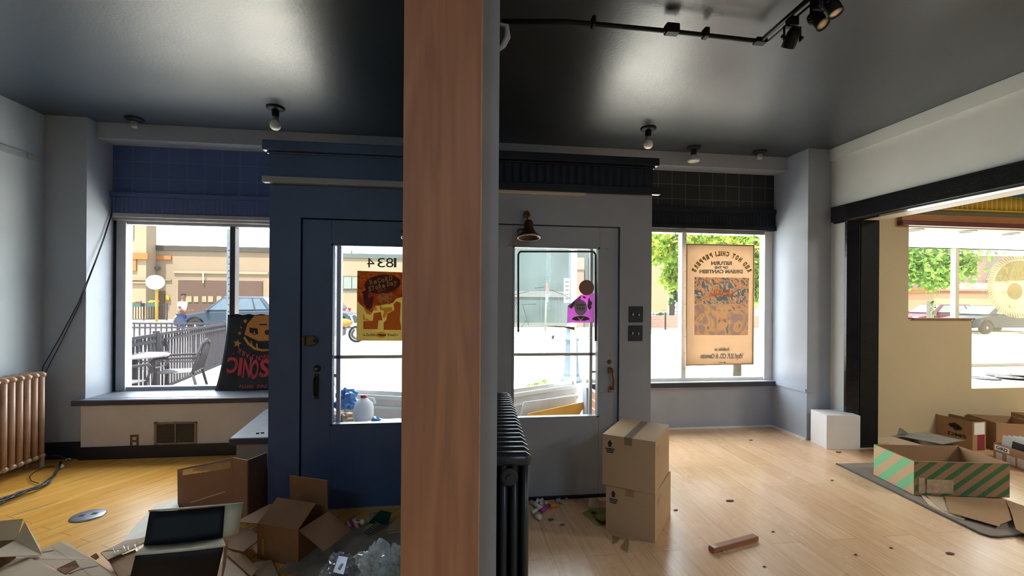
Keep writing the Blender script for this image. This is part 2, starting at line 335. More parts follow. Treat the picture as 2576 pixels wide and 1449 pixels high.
# left wall, back wall, partition
struct('wall_left', MB().box(XL - .1, XL, YB, 5.1, 0, ZC), mat('left_wall_paint', (.47, .53, .57), rough=.55, var=.05, scale=2, bump=.08, bscale=30), 'pale grey-blue wall behind the tan radiator', 'wall')
struct('wall_back', MB().box(XL - .1, 9.1, YB - .1, YB, 0, ZC), paint_r, 'wall at the rear of the shop', 'wall')
struct('wall_partition', MB().box(-.10, .113, 1.15, YV - .012, 0, ZC), mat('partition_grey', (.22, .22, .235), rough=.55, var=.08, scale=4, bump=.15, bscale=20),
       'narrow grey end of the partition wall between the two rooms', 'wall')
wood_m = planks('oak_veneer', (.42, .185, .085), (.44, .20, .095), (.40, .18, .08), 2.0, 6.0, PI / 2, rough=.42, grain=.16, mortar=0)
def wood_grain():
    m = bpy.data.materials.new('reddish_wood'); m.use_nodes = True; nt = m.node_tree; b = nt.nodes['Principled BSDF']; b.inputs['Roughness'].default_value = .42
    tc = nt.nodes.new('ShaderNodeTexCoord'); mp = nt.nodes.new('ShaderNodeMapping'); mp.inputs['Scale'].default_value = (7, 7, .55); nt.links.new(tc.outputs['Object'], mp.inputs['Vector'])
    n = nt.nodes.new('ShaderNodeTexNoise'); n.inputs['Scale'].default_value = 1.5; n.inputs['Detail'].default_value = 3; n.inputs['Distortion'].default_value = .8; nt.links.new(mp.outputs['Vector'], n.inputs['Vector'])
    w = nt.nodes.new('ShaderNodeMath'); w.operation = 'MULTIPLY'; w.inputs[1].default_value = 9; nt.links.new(n.outputs['Fac'], w.inputs[0])
    fr = nt.nodes.new('ShaderNodeMath'); fr.operation = 'PINGPONG'; fr.inputs[1].default_value = 1; nt.links.new(w.outputs[0], fr.inputs[0])
    mp2 = nt.nodes.new('ShaderNodeMapping'); mp2.inputs['Scale'].default_value = (90, 90, 3); nt.links.new(tc.outputs['Object'], mp2.inputs['Vector'])
    n2 = nt.nodes.new('ShaderNodeTexNoise'); n2.inputs['Scale'].default_value = 1; n2.inputs['Detail'].default_value = 4; nt.links.new(mp2.outputs['Vector'], n2.inputs['Vector'])
    a = nt.nodes.new('ShaderNodeMath'); a.operation = 'MULTIPLY_ADD'; a.inputs[1].default_value = .45; nt.links.new(fr.outputs[0], a.inputs[0]); 
    h = nt.nodes.new('ShaderNodeMath'); h.operation = 'MULTIPLY'; h.inputs[1].default_value = .55; nt.links.new(n2.outputs['Fac'], h.inputs[0]); nt.links.new(h.outputs[0], a.inputs[2])
    cr = nt.nodes.new('ShaderNodeValToRGB'); cr.color_ramp.elements[0].color = (.25, .105, .060, 1); cr.color_ramp.elements[1].color = (.38, .17, .090, 1); cr.color_ramp.elements[0].position = .1; cr.color_ramp.elements[1].position = .8
    nt.links.new(a.outputs[0], cr.inputs['Fac']); nt.links.new(cr.outputs['Color'], b.inputs['Base Color']); return m
wood_red = wood_grain()
struct('trim_1', MB().box(-.119, .0655, 1.108, 1.128, 0, ZC), wood_red, 'tall reddish wooden board facing the end of the partition', 'trim', bevel=.0015)
struct('trim_2', MB().box(-.105, .069, 1.129, 1.149, 0, ZC), mat('raw_wood_edge', (.62, .36, .18), rough=.6, var=.2, scale=20), 'thin raw wood strip behind the reddish board', 'trim')
# ------------------------------------------------------------------ front wall: pilasters, bulkheads, beam, transoms
m = MB().prism([(XL, 4.71), (-3.372, 4.71), (-3.372, 5.2), (XL, 5.2)], 0, ZC)
struct('wall_front', m, paint, 'grey-blue corner pilaster left of the large left window', 'wall')
struct('wall_front.001', MB().box(-3.372, -1.26, 4.66, 4.72, 0, .50).box(-3.372, -1.26, 4.72, 5.2, 0, .49), mat('bulkhead_grey', (.60, .57, .58), rough=.55, var=.05, scale=3), 'low warm-grey bulkhead wall under the left window', 'wall')
struct('wall_front.002', MB().box(1.515, 3.81, 5.05, 5.2, 0, .50), paint, 'low grey bulkhead wall under the right window', 'wall')
struct('wall_front.003', MB().prism([(3.81, 4.5), (XR + .02, 4.5), (XR + .02, 5.2), (3.81, 5.2)], 0, ZC), paint, 'grey pilaster in the corner right of the poster window', 'wall')
struct('wall_front.004', MB().box(-3.372, 3.81, 4.82, 5.06, 3.01, ZC), paint, 'grey boxed beam along the top of the front wall', 'beam')
struct('wall_front.005', MB().box(-3.372, 3.81, 5.06, 5.2, 2.30, ZC), mat('outer_wall', (.3, .28, .26)), 'outer wall above the shop windows', 'wall')
tile_l = bricks('glare_blue_tiles', (.06, .10, .25), (.07, .115, .28), (.10, .15, .34), .168, .168, .004, rough=.4, off=0, bump=.5)  # dark tiles with blue veiling glare painted into their colour
tile_r = bricks('black_tiles', (.016, .018, .020), (.022, .022, .024), (.12, .12, .115), .168, .168, .0035, rough=.35, off=0, bump=.5)
struct('trim_3', MB().box(-3.372, -1.26, 5.035, 5.06, 2.52, 3.01), tile_l, 'band of square dark transom tiles tinted with blue glare above the left window', 'tiles')
struct('trim_4', MB().box(1.515, 3.81, 5.035, 5.06, 2.52, 3.01), tile_r, 'band of square black transom tiles above the poster window', 'tiles')
def fluted(x0, x1, y, z0, z1, p=.042, d=.012):
    """vertical flutes on a face looking to -Y"""
    mb = MB(); n = int((x1 - x0) / p)
    pts = []
    for i in range(n):
        a = x0 + (x1 - x0) * i / n; w = (x1 - x0) / n
        pts += [(a, y), (a + w * .3, y - d * .9), (a + w * .5, y - d), (a + w * .7, y - d * .9)]
    pts += [(x1, y), (x1, y + .05), (x0, y + .05)]
    return mb.prism(pts, z0, z1)
lowl = mat('glare_blue_panel', (.065, .10, .25), rough=.4, var=.1, scale=3)  # valance colour also carries the painted blue glare
struct('trim_5', fluted(-3.385, -1.262, 5.02, 2.33, 2.50, .042, .005).box(-3.40, -1.262, 4.985, 5.07, 2.495, 2.535), lowl, 'ribbed valance board tinted with blue glare right above the left window', 'trim')
struct('trim_6', MB().box(-3.385, -1.262, 5.0, 5.07, 2.29, 2.332).box(-3.37, -1.262, 5.03, 5.1, 2.262, 2.288), mat('grey_head_trim', (.36, .36, .37), rough=.45), 'grey head rail over the left window glass', 'trim', bevel=.004)
struct('trim_7', fluted(1.517, 3.822, 5.01, 2.385, 2.545, .042, .008).box(1.517, 3.832, 4.985, 5.06, 2.54, 2.592).box(1.517, 3.842, 4.985, 5.06, 2.338, 2.39), black, 'ribbed black valance board above the poster window', 'trim', bevel=.003)
sill_m = mat('dusty_dark_sill', (.115, .125, .15), rough=.45, var=.15, scale=7, spec=.5)
nose_m = mat('dark_sill_edge', (.045, .042, .07), rough=.35, var=.1)
struct('trim_8', MB().box(-3.43, -1.262, 4.645, 4.712, .50, .548).box(-3.372, -1.262, 4.712, 5.09, .50, .55), sill_m, 'deep grey-topped sill of the left window', 'sill', bevel=.006)
struct('trim_9', MB().box(-3.436, -1.262, 4.632, 4.645, .498, .545), nose_m, 'dark front edge of the deep left window sill', 'trim', bevel=.005)
struct('trim_10', MB().box(1.517, 3.842, 4.985, 5.10, .506, .556), mat('pale_sill', (.5, .5, .5), rough=.4, var=.1), 'pale sill board under the poster window', 'sill')
struct('trim_11', MB().box(1.517, 3.842, 4.968, 4.985, .500, .552), nose_m, 'dark front edge of the poster window sill', 'trim')
struct('trim_12', MB().box(3.795, 3.81, 4.49, 4.985, .515, .55).box(3.795, 3.87, 4.485, 4.5, .515, .55), paint, 'thin grey ledge moulding on the side of the right pilaster', 'trim')
struct('baseboard_left', MB().box(-3.70, -3.385, 4.695, 4.71, 0, .155).box(-3.385, -1.262, 4.645, 4.66, 0, .115), mat('black_baseboard', (.012, .013, .018), rough=.45), 'black baseboard under the left window', 'baseboard')
struct('baseboard_right', MB().box(1.517, 3.81, 5.035, 5.05, 0, .018).box(3.796, 3.81, 4.5, 5.035, 0, .02), whitep, 'thin broken white strip along the floor under the poster window', 'baseboard')
# ------------------------------------------------------------------ windows
def window(n, lab, x0, x1, z0, z1, y, jl, jr, mull, mm, fm):
    t = thing('window_%d' % n, lab, 'window', ((x0 + x1) / 2, y, z0), kind='structure')
    f = MB().box(x0, x1, y - .03, y + .05, z1 - .03, z1).box(x0, x1, y - .03, y + .05, z0, z0 + .035)
    if jl: f.box(x0, x0 + jl, y - .05, y + .05, z0, z1)
    if jr: f.box(x1 - jr, x1, y - .05, y + .05, z0, z1)
    f.build('window_frame', fm, t, world=True)
    for a, b in mull: MB().box(a, b, y - .045, y + .05, z0 + .035, z1 - .03).build('mullion', mm, t, world=True, bevel=.004)
    MB().flat([(x0 + jl, y + .01, z0), (x1 - jr, y + .01, z0), (x1 - jr, y + .01, z1), (x0 + jl, y + .01, z1)]).build('window_pane', glass, t, world=True)
    return t
w1 = window(1, 'large left shop window looking onto a fenced patio', -3.345, -1.262, .552, 2.262, YG, .085, .02, [(-2.287, -2.235)], dark_alu, mat('jamb_grey', (.36, .36, .38), rough=.45, var=.08))
MB().box(-3.372, -3.345, 5.05, 5.14, .55, 2.262).build('black_gasket', black, w1, world=True)
w2 = window(2, 'right shop window with a hanging music poster', 1.517, 3.81, .557, 2.338, YG, .0, .10, [(2.66, 2.715)], mat('mullion_white', (.75, .74, .72), rough=.4), whitep)
for k in range(6): pass
s = MB()
for k in range(9): s.lathe([(.006, 0), (.006, .004)], (2.70, YG - .045, .70 + k * .19), 8, Matrix.Rotation(PI / 2, 4, 'X'))
s.build('mullion_screws', steel, w2, world=True)
# ------------------------------------------------------------------ entrance enclosure (two doors)
V0, V1, VT = -1.26, 1.515, 2.555
def hole_wall(x0, x1, z0, z1, hx0, hx1, hz0, hz1, y0, y1):
    return MB().box(x0, hx0, y0, y1, z0, z1).box(hx1, x1, y0, y1, z0, z1).box(hx0, hx1, y0, y1, hz1, z1).box(hx0, hx1, y0, y1, z0, hz0)
DL0, DL1, DR0, DR1, DT = -1.055, -.112, .286, 1.262, 2.053
struct('wall_entrance', MB().box(V0, DL0, YV, YV + .1, 0, VT).box(DL0, DL1, YV, YV + .1, DT, VT).box(DL1, 0.0, YV, YV + .1, 0, VT).box(V0, V0 + .1, YV + .1, 4.62, 0, VT), navy, 'navy blue wall around the left shop door', 'wall')
struct('wall_entrance.001', MB().box(0, DR0, YV, YV + .1, 0, VT).box(DR0, DR1, YV, YV + .1, DT, VT).box(DR1, V1, YV, YV + .1, 0, VT).box(V1 - .1, V1, YV + .1, 4.3, 0, VT), doorgrey, 'dark grey wall around the right shop door', 'wall')
struct('ceiling.001', MB().box(V0, V1, YV, 5.2, VT - .05, VT), whitep, 'white lobby ceiling over the two doors', 'ceiling')
struct('floor.002', MB().box(V0, V1, YV, 5.6, -.1, .004), mat('lobby_concrete', (.45, .42, .38), rough=.8, var=.12, scale=9), 'concrete floor of the entrance lobby outside the doors', 'floor')
# cornices
struct('trim_13', MB().box(V0 - .035, 0.0, YV - .055, YV, 2.50, 2.57).box(V0 - .015, 0.0, YV - .03, YV, 2.485, 2.50), navy, 'navy cornice cap above the left door', 'cornice', bevel=.008)
struct('trim_14', MB().box(V0, 0.0, YV - .018, YV, 2.325, 2.485), navy, 'flat navy frieze board above the left door', 'trim')
struct('trim_15', MB().box(V0 - .035, 0.0, YV - .05, YV, 2.282, 2.325), paint, 'grey lower moulding of the cornice above the left door', 'trim', bevel=.006)
struct('trim_16', MB().box(.115, V1 + .035, YV - .055, YV, 2.515, 2.575).box(.115, V1 + .015, YV - .03, YV, 2.50, 2.515), black, 'black cornice cap above the right door', 'cornice', bevel=.008)
struct('trim_17', fluted(.115, V1, YV - .012, 2.35, 2.50, .060, .005), black, 'fluted black frieze above the right door', 'trim')
struct('trim_18', MB().box(.115, V1 + .05, YV - .05, YV, 2.30, 2.352), black, 'black lower rail of the frieze above the right door', 'trim', bevel=.004)
struct('trim_19', MB().prism([(.115, 2.272), (.92, 2.275), (.985, 2.283), (.985, 2.299), (.115, 2.299)], YV - .012, YV, 'y'), cream, 'yellowed unpainted strip under the frieze over the right door', 'trim')
# doors
def door(n, lab, x0, x1, gx0, gx1, gz0, gz1, dm, y=YV + .02):
    t = thing('door_%d' % n, lab, 'door', ((x0 + x1) / 2, y, 0), kind='structure')
    hole_wall(x0 + .006, x1 - .006, .008, DT - .006, gx0, gx1, gz0, gz1, y, y + .045).build('door_panel', dm, t, world=True, bevel=.002)
    b = MB().box(gx0, gx0 + .012, y - .004, y + .049, gz0, gz1).box(gx1 - .012, gx1, y - .004, y + .049, gz0, gz1).box(gx0, gx1, y - .004, y + .049, gz0, gz0 + .012).box(gx0, gx1, y - .004, y + .049, gz1 - .012, gz1)
    b.build('glazing_bead', dm if n == 1 else doorgrey, t, world=True)
    MB().flat([(gx0, y + .03, gz0), (gx1, y + .03, gz0), (gx1, y + .03, gz1), (gx0, y + .03, gz1)]).build('glass_pane', glass, t, world=True)
    return t
d1 = door(1, 'navy blue shop door with a tall glass pane and a house number', DL0, DL1, -.853, -.32, .590, 1.878, navy)
d2 = door(2, 'dark grey shop door with a cracked tall glass pane', DR0, DR1, .443, 1.108, .602, 1.895, doorgrey)
for k_, (x0, x1, m_) in enumerate(((DL0, DL1, navy), (DR0, DR1, doorgrey))):
    struct('trim_%d' % (32 + k_), MB().box(x0, x0 + .025, YV + .068, YV + .1, 0, DT).box(x1 - .025, x1, YV + .068, YV + .1, 0, DT).box(x0, x1, YV + .068, YV + .1, DT - .025, DT).box(x0, x1, YV + .068, YV + .1, 0, .015), m_, ['navy stop moulding around the left door', 'dark grey stop moulding around the right door'][k_], 'trim')  # stops put behind the door gaps to block light leaking through
# storm-door bars outside each pane
yb = YV + .105
a0, a1 = Yp(847, 800, yb).x, Yp(857, 800, yb).x
MB().box(a0, a1, yb, yb + .02, .60, 1.90).box(-.86, -.30, yb, yb + .02, Yp(900, 902, yb).z, Yp(900, 894, yb).z).box(-.90, a0, yb, yb + .02, Yp(838, 949, yb).z, Yp(838, 941, yb).z).build('storm_door_bars', mat('bar_grey', (.42, .41, .40), rough=.4, metal=.3), d1, world=True)
b0, b1 = Yp(1484, 800, yb).x, Yp(1491, 800, yb).x
MB().box(b0, b1, yb, yb + .02, .60, 1.90).box(.44, 1.16, yb, yb + .02, Yp(1400, 895, yb).z, Yp(1400, 888, yb).z).box(b1, 1.16, yb, yb + .02, Yp(1500, 938, yb).z, Yp(1500, 933, yb).z).build('storm_door_bars', mat('bar_taupe', (.40, .36, .31), rough=.4, metal=.3), d2, world=True)
# black gasket of the old upper pane (broken off below), drawn on the pane of the right door
yg2 = YV + .055
def strip_px(mb, pts, w, plane, t=.006):
    for i in range(len(pts) - 1):
        A, B = plane(*pts[i]), plane(*pts[i + 1]); d = (B - A).normalized(); q = Vector((d.z, 0, -d.x)) * w / 2
        mb.sheet([A - q, B - q, B + q, A + q], t)
g = MB(); strip_px(g, [(1303.5, 835), (1303.5, 640), (1308, 633), (1492, 633), (1498, 640), (1498, 858)], .014, onY(yg2))
g.build('rubber_gasket', mat('gasket', (.05, .047, .04), rough=.6), d2, world=True)
g = MB(); pw = onY(yg2 + .012)
for ln in ([(1292, 742), (1330, 733)], [(1290, 855), (1325, 804), (1315, 766), (1350, 765)], [(1291, 748), (1299, 762), (1290, 780)], [(1325, 804), (1330, 818)],
           [(1382, 728), (1418, 742), (1450, 760), (1492, 803)], [(1345, 725), (1370, 722)], [(1468, 835), (1492, 852)], [(1308, 1050), (1318, 1030), (1334, 1052)]):
    strip_px(g, ln, .0035, pw, .002)
g.build('glass_cracks', mat('crack_white', (.9, .92, .92), rough=.4), d2, world=True)
# house number
n = MB()
for ch, px in (('1', 994), ('8', 980.5), ('3', 959), ('4', 933)):
    letters(n, ch, px, 672.5, 24, onY(YV + .048), w=6.5 if ch == '1' else 19, mirror=True)
n.build('house_number', mat('blue_grey_digits', (.10, .16, .22), rough=.5), d1, world=True)
# hardware of the left door
yh = YV + .02
def px_box(mb, x0, y0, x1, y1, Y, d, M=None):
    A, B = Yp(x0, y1, Y), Yp(x1, y0, Y); return mb.box(A.x, B.x, Y - d, Y, A.z, B.z)
m = MB(); c = Yp(781, 856.5, yh); 
prof = [Yp(*p, yh) for p in [(770, 845), (787, 844.5), (796, 848), (801, 856), (796, 865), (787, 869), (770, 869)]]
m.prism([(p.x, p.z) for p in prof], yh - .022, yh, 'y'); m.lathe([(.012, 0), (.010, .012), (.004, .016)], Yp(792, 857, yh - .022), 12, Matrix.Rotation(PI / 2, 4, 'X'))
brass2 = mat('tarnished_brass', (.10, .06, .045), rough=.45, metal=.5, var=.25, scale=12)
lk = m.build('rim_lock', brass2, d1, world=True, bevel=.003)
m = MB(); px_box(m, 761, 846, 769, 868, YV, .02); m.build('lock_keeper', brass2, d1, world=True, bevel=.002)
MB().lathe([(.024, 0), (.024, .008), (.015, .012), (.013, .03), (.004, .032)], Yp(798, 927, yh), 18, Matrix.Rotation(PI / 2, 4, 'X')).build('cylinder_lock', brass, d1, world=True)
m = MB(); px_box(m, 791, 940, 802, 1004, yh, .006); p0, p1 = Yp(795, 948, yh), Yp(796, 996, yh)
m.tube([p0, p0 + Vector((0, -.04, -.01)), (p0 + p1) / 2 + Vector((0, -.05, 0)), p1 + Vector((0, -.04, .01)), p1], .007, 8)
m.build('pull_handle', mat('dark_bronze', (.03, .026, .022), rough=.4, metal=.7), d1, world=True)
# hardware of the right door
m = MB(); p0, p1 = Yp(1533, 925, yh), Yp(1536, 978, yh)
for p in (Yp(1534, 930, yh), Yp(1536, 979, yh)): m.cbox((p.x, yh - .004, p.z), (.03, .008, .045))
m.tube([p0, p0 + Vector((.005, -.045, -.005)), (p0 + p1) / 2 + Vector((.012, -.055, 0)), p1 + Vector((.005, -.045, .005)), p1], [.008, .010, .011, .010, .008], 10)
m.build('pull_handle', brass, d2, world=True)
MB().lathe([(.017, 0), (.017, .006), (.008, .012), (.007, .02)], Yp(1533, 910, yh), 14, Matrix.Rotation(PI / 2, 4, 'X')).build('thumb_lock', brass, d2, world=True)
m = MB()
for px, py in ((1278, 620), (1527, 627), (1535, 892)): m.lathe([(.006, 0), (.006, .004)], Yp(px, py, yh), 8, Matrix.Rotation(PI / 2, 4, 'X'))
m.build('screw_heads', steel, d2, world=True)
struct('trim_20', MB().box(.29, 1.252, YV - .004, YV + .018, 0, .02), black, 'black threshold strip below the right door', 'trim')
# ------------------------------------------------------------------ right wall with the cased opening
XW = 4.36
struct('wall_right', MB().box(XR, XW, 4.312, 4.5, 0, ZC).box(4.157, XW, 4.215, 4.312, 0, 2.40).box(XR, XW, 4.215, 4.312, 2.35, ZC).box(XR, XW, .3, 4.215, 2.40, ZC).box(XR, XW, YB, .3, 0, ZC), paint_r, 'pale grey wall on the right with the wide cased opening', 'wall')
struct('trim_21', MB().box(4.06, XR, YB, 4.5, 3.03, ZC), paint_r, 'shallow grey frieze band at the top of the right wall', 'trim', bevel=.004)
struct('trim_22', MB().prism([(4.076, 4.312), (4.082, 4.290), (4.148, 4.205), (4.156, 4.205), (4.156, 4.214), (4.10, 4.312)], 0, 2.35), gloss_black, 'glossy black bevelled casing post at the opening', 'casing', bevel=.003)
struct('trim_23', MB().box(4.160, XW + .005, 4.196, 4.214, 0, 2.345), mat('satin_black', (.010, .011, .012), rough=.5, spec=.12, var=.3, scale=14, bump=.1, bscale=30, stretch=(1, 1, 8)), 'satin black jamb board inside the opening', 'jamb')
struct('trim_24', MB().box(4.035, 4.115, .25, 4.45, 2.35, 2.515).box(4.06, 4.15, .25, 4.44, 2.335, 2.352), gloss_black, 'long black lintel beam over the opening on the right', 'lintel', bevel=.004)
struct('trim_25', MB().box(4.15, XW + .02, .3, 4.196, 2.342, 2.40), whitep, 'white underside board of the opening lintel', 'trim')
# ------------------------------------------------------------------ the next room
YN = 4.33; NX = 4.86; beige = mat('beige_paint', (.52, .44, .28), rough=.6, var=.04, scale=2)
m = MB().box(XW, NX, YN, YN + .08, 0, ZC).box(NX, 9.0, YN, YN + .08, 2.31, ZC).box(NX, 5.655, YN, YN + .08, 0, 1.32).box(5.655, 9.0, YN, YN + .08, 0, .555)
struct('wall_next', m, beige, 'beige front wall of the next room with a stepped window opening', 'wall')
struct('wall_next.001', MB().box(9.0, 9.1, YB, 6.0, 0, ZC), beige, 'far wall of the next room', 'wall')
struct('wall_next.002', MB().box(XW + .1, NX, YN + .08, 6.0, 0, ZC).box(XW, XW + .1, 4.5, 5.2, 0, ZC), beige, 'return wall beside the next room display window', 'wall')
struct('ceiling.002', MB().box(XW, 9.1, YB, 6.0, ZC, ZC + .15), mat('blue_paint', (.02, .14, .28), rough=.5), 'blue ceiling of the next room', 'ceiling')
struct('trim_26', MB().box(XW + .01, 9.0, YN - .012, YN, 2.66, ZC), mat('blue_paint'  , (.02, .14, .28)), 'blue upper wall panel above the yellow corrugated sheet', 'trim')
struct('trim_27', MB().box(XW + .006, 4.86, YN - .015, YN, 0, .06), cream, 'pale baseboard beside the black jamb in the next room', 'baseboard')
def corrugated(x0, x1, y, z0, z1, p=.062, d=.016):
    mb = MB(); n = int((x1 - x0) / p * 6)
    return mb.grid(lambda u, v: Vector((x0 + (x1 - x0) * u, y - d * math.cos(u * (x1 - x0) / p * 2 * PI) - (z0 - z1) * (1 - v) * 0, z0 + (z1 - z0) * v)), n, 1)
yel = mat('yellow_sheet', (.55, .36, .04), rough=.45, var=.1, scale=4)
t = thing('corrugated_valance', 'yellow corrugated sheet valance above the next room window', 'valance', (6.8, YN - .04, 2.47))
corrugated(4.95, 9.0, YN - .05, 2.50, 2.665).build('corrugated_sheet', yel, t, world=True, solid=.003)
MB().box(4.95, 9.0, YN - .075, YN - .03, 2.492, 2.506).build('yellow_lip', yel, t, world=True)
struct('trim_28', MB().box(4.9, 9.0, YN - .03, YN, 2.44, 2.492), mat('grey_green', (.12, .13, .09)), 'dark grey-green strip under the yellow corrugated sheet', 'trim')
struct('trim_29', MB().box(4.725, 9.0, YN - .05, YN, 2.365, 2.44), mat('rust_board', (.36, .14, .035), rough=.5, var=.1), 'orange-brown board above the next room window', 'trim')
struct('trim_30', MB().box(4.715, 9.0, YN - .065, YN, 2.318, 2.368), mat('maroon_board', (.13, .022, .025), rough=.4), 'maroon rail above the next room window', 'trim', bevel=.006)
struct('trim_31', MB().box(4.90, 5.66, YN - .03, YN + .08, 1.315, 1.33), mat('brown_cap', (.25, .12, .06)), 'brown ledge cap on the beige half wall', 'trim')
struct('ceiling.003', MB().box(NX, 9.0, YN + .08, 5.95, 2.31, 2.36), whitep, 'white soffit over the next room display window', 'ceiling')
struct('floor.003', MB().box(NX, 9.0, YN + .08, 5.95, .50, .555), whitep, 'white raised display floor in the next room window', 'floor')
for k, px in enumerate((2300, 2432, 2540)):
    c = Zp(px, (578, 582, 588)[k], 2.309); t = thing('recessed_downlight', ['recessed ceiling light at the left end of the window soffit', 'recessed ceiling light above the middle of the next room window', 'recessed ceiling light above the round record decal'][k], 'ceiling light', c, group='recessed lights in the window soffit')
    MB().lathe([(.085, 0), (.085, -.006), (.065, -.008), (.065, 0)], n=24).build('trim_ring', whitep, t); MB().lathe([(.064, -.003), (.02, -.001)], n=20).build('lamp', mat('dark_lamp', (.08, .07, .05), rough=.4), t)
YD = 5.86
w3 = thing('window_3', 'wide shop window of the next room with a round record decal', 'window', (6.5, YD, .555), kind='structure')
zt = Yp(2400, 604, YD).z
MB().box(NX, 9.0, YD, YD + .06, zt, 2.31).box(NX, 9.0, YD, YD + .06, .555, .60).build('window_frame', cream, w3, world=True)
a, b = Yp(2402, 700, YD).x, Yp(2411, 700, YD).x
MB().box(a, b, YD - .01, YD + .06, .60, zt).build('mullion', cream, w3, world=True)
MB().flat([(NX, YD + .03, .55), (9, YD + .03, .55), (9, YD + .03, 2.31), (NX, YD + .03, 2.31)]).build('window_pane', glass, w3, world=True)
struct('wall_next.003', MB().box(NX, 9.0, YD, YD + .1, -.15, .555).box(NX, 9.1, YD, YD + .1, 2.31, 3.3), mat('outer_wall', (.3, .28, .26)), 'outer wall of the next room around its display window', 'wall')
# lobby outer window in a shallow V
VA, VB, VC = Vector((-1.26, 5.22, 0)), Vector((.18, 4.74, 0)), Vector((1.50, 5.50, 0))
knee_m = mat('knee_wall', (.52, .47, .42), rough=.6, var=.06, scale=5)
w4 = thing('window_4', 'angled lobby shop window on a low wall outside the doors', 'window', (.18, 4.74, 0), kind='structure')
for A, B in ((VA, VB), (VB, VC)):
    d = (B - A).normalized(); q = Vector((-d.y, d.x, 0)) * .05; L = (B - A).length
    M_ = Matrix.Translation(A) @ Matrix.Rotation(math.atan2(d.y, d.x), 4, 'Z')
    MB().box(0, L, -.04, .04, 0, .43, M_).build('knee_wall', knee_m, w4, world=True)
    MB().box(0, L, -.06, .06, .43, .47, M_).box(.05, L - .05, -.055, -.04, .33, .36, M_).box(.05, .09, -.05, -.04, .0, .36, M_).box(L - .09, L - .05, -.05, -.04, 0, .36, M_).build('window_ledge', mat('ledge_paint', (.60, .57, .52), rough=.5), w4, world=True)
    MB().box(0, L, -.02, .03, .47, .51, M_).box(0, L, -.02, .03, 2.42, 2.5, M_).box(0, .05, -.03, .03, .47, 2.5, M_).box(L - .05, L, -.03, .03, .47, 2.5, M_).build('window_frame', alu, w4, world=True)
    f = MB().flat([M_ @ Vector(p) for p in ((0, 0, .5), (L, 0, .5), (L, 0, 2.45), (0, 0, 2.45))])
    f.build('window_pane', glass if A is VA else clear('dirty_glass', (.96, .99, .985), gloss=.03, haze=.045, hcol=(.75, .85, .88), hscale=3.5, hstretch=(3, 3, .5)), w4, world=True)
sid = bricks('terracotta_siding', (.42, .17, .08), (.45, .19, .09), (.8, .75, .7), 6, .085, .006, axes='yz', off=0)
struct('wall_lobby', MB().box(1.385, 1.41, 4.0, 4.52, 0, .60), sid, 'terracotta board siding at the right end of the lobby', 'wall')
struct('wall_lobby.001', MB().box(-1.26, -1.16, 4.62, 5.2, 0, .50), whitep, 'white board siding at the left end of the lobby', 'wall')
# ================================================================== THINGS INSIDE
card = mat('cardboard', (.36, .215, .115), rough=.8, var=.07, scale=5, bump=.05, bscale=60, spec=.25)
card_l = mat('pale_cardboard', (.50, .37, .25), rough=.75, var=.06, scale=5, spec=.3)
card_d = mat('brown_cardboard', (.24, .115, .055), rough=.8, var=.08, scale=5, spec=.25)
tape = clear('clear_tape', (.98, .97, .96), gloss=.09, rough=.15, haze=.03, hcol=(.85, .8, .75))
ink = mat('black_ink', (.03, .025, .022), rough=.7)
paper = mat('white_paper', (.78, .77, .74), rough=.7, var=.03)
cordm = mat('black_cord', (.018, .018, .02), rough=.5)
# ---- radiators
def radiator(label, loc, rz, n, pitch, cols, depth, h, m, boss, rx=.021):
    t = thing('radiator', label, 'radiator', loc, rz)
    for i in range(n):
        mb = MB(); x = i * pitch
        for c in range(cols):
            y = -depth / 2 + depth * (c + .5) / cols
            mb.tube([(x, y, .09), (x, y, h - .02)], rx, 10, ry=depth / cols * .40)
        ra = [rx * .8, rx * 1.25, rx * 1.25, rx * .8]
        mb.tube([(x, -depth / 2, h - .035), (x, -depth / 2 + .02, h - .03), (x, depth / 2 - .02, h - .03), (x, depth / 2, h - .035)], ra, 10)
        mb.tube([(x, -depth / 2, .11), (x, -depth / 2 + .02, .105), (x, depth / 2 - .02, .105), (x, depth / 2, .11)], ra, 10)
        mb.tube([(x - pitch / 2, 0, .11), (x + pitch / 2, 0, .11)], .022, 8); mb.tube([(x - pitch / 2, 0, h - .09), (x + pitch / 2, 0, h - .09)], .022, 8)
        mb.build('section', m, t)
    for x in (0, (n - 1) * pitch):
        for y in (-depth / 2 + .02, depth / 2 - .02): MB().tube([(x, y, 0), (x, y, .02), (x, y, .10)], [.024, .018, .016], 8).build('foot', m, t)
    if boss:
        for z in (h - .09, .11):
            MB().lathe([(.034, 0), (.034, .010), (.0335, .010), (.026, .014), (.0255, .014), (.014, .015), (.0135, .015), (.013, .028), (.0125, .028), (.003, .028)], (-pitch / 2 + .010, 0, z), 12, Matrix.Rotation(-PI / 2, 4, 'Y')).build('end_plug', m, t)
    return t
tan_m = mat('tan_radiator_paint', (.47, .31, .22), rough=.4, var=.12, scale=9, metal=.15)
radiator('tan cast-iron column radiator against the left wall', (-3.60, 3.32, 0), PI / 2, 18, .068, 3, .16, .845, tan_m, False, .019)
black_rad = mat('black_radiator_paint', (.018, .022, .028), rough=.33, var=.2, scale=9)
radiator('black cast-iron column radiator beside the grey partition end', (.222, 1.77, 0), PI / 2 - R(3.2), 19, .0635, 4, .165, .895, black_rad, True, .0235)
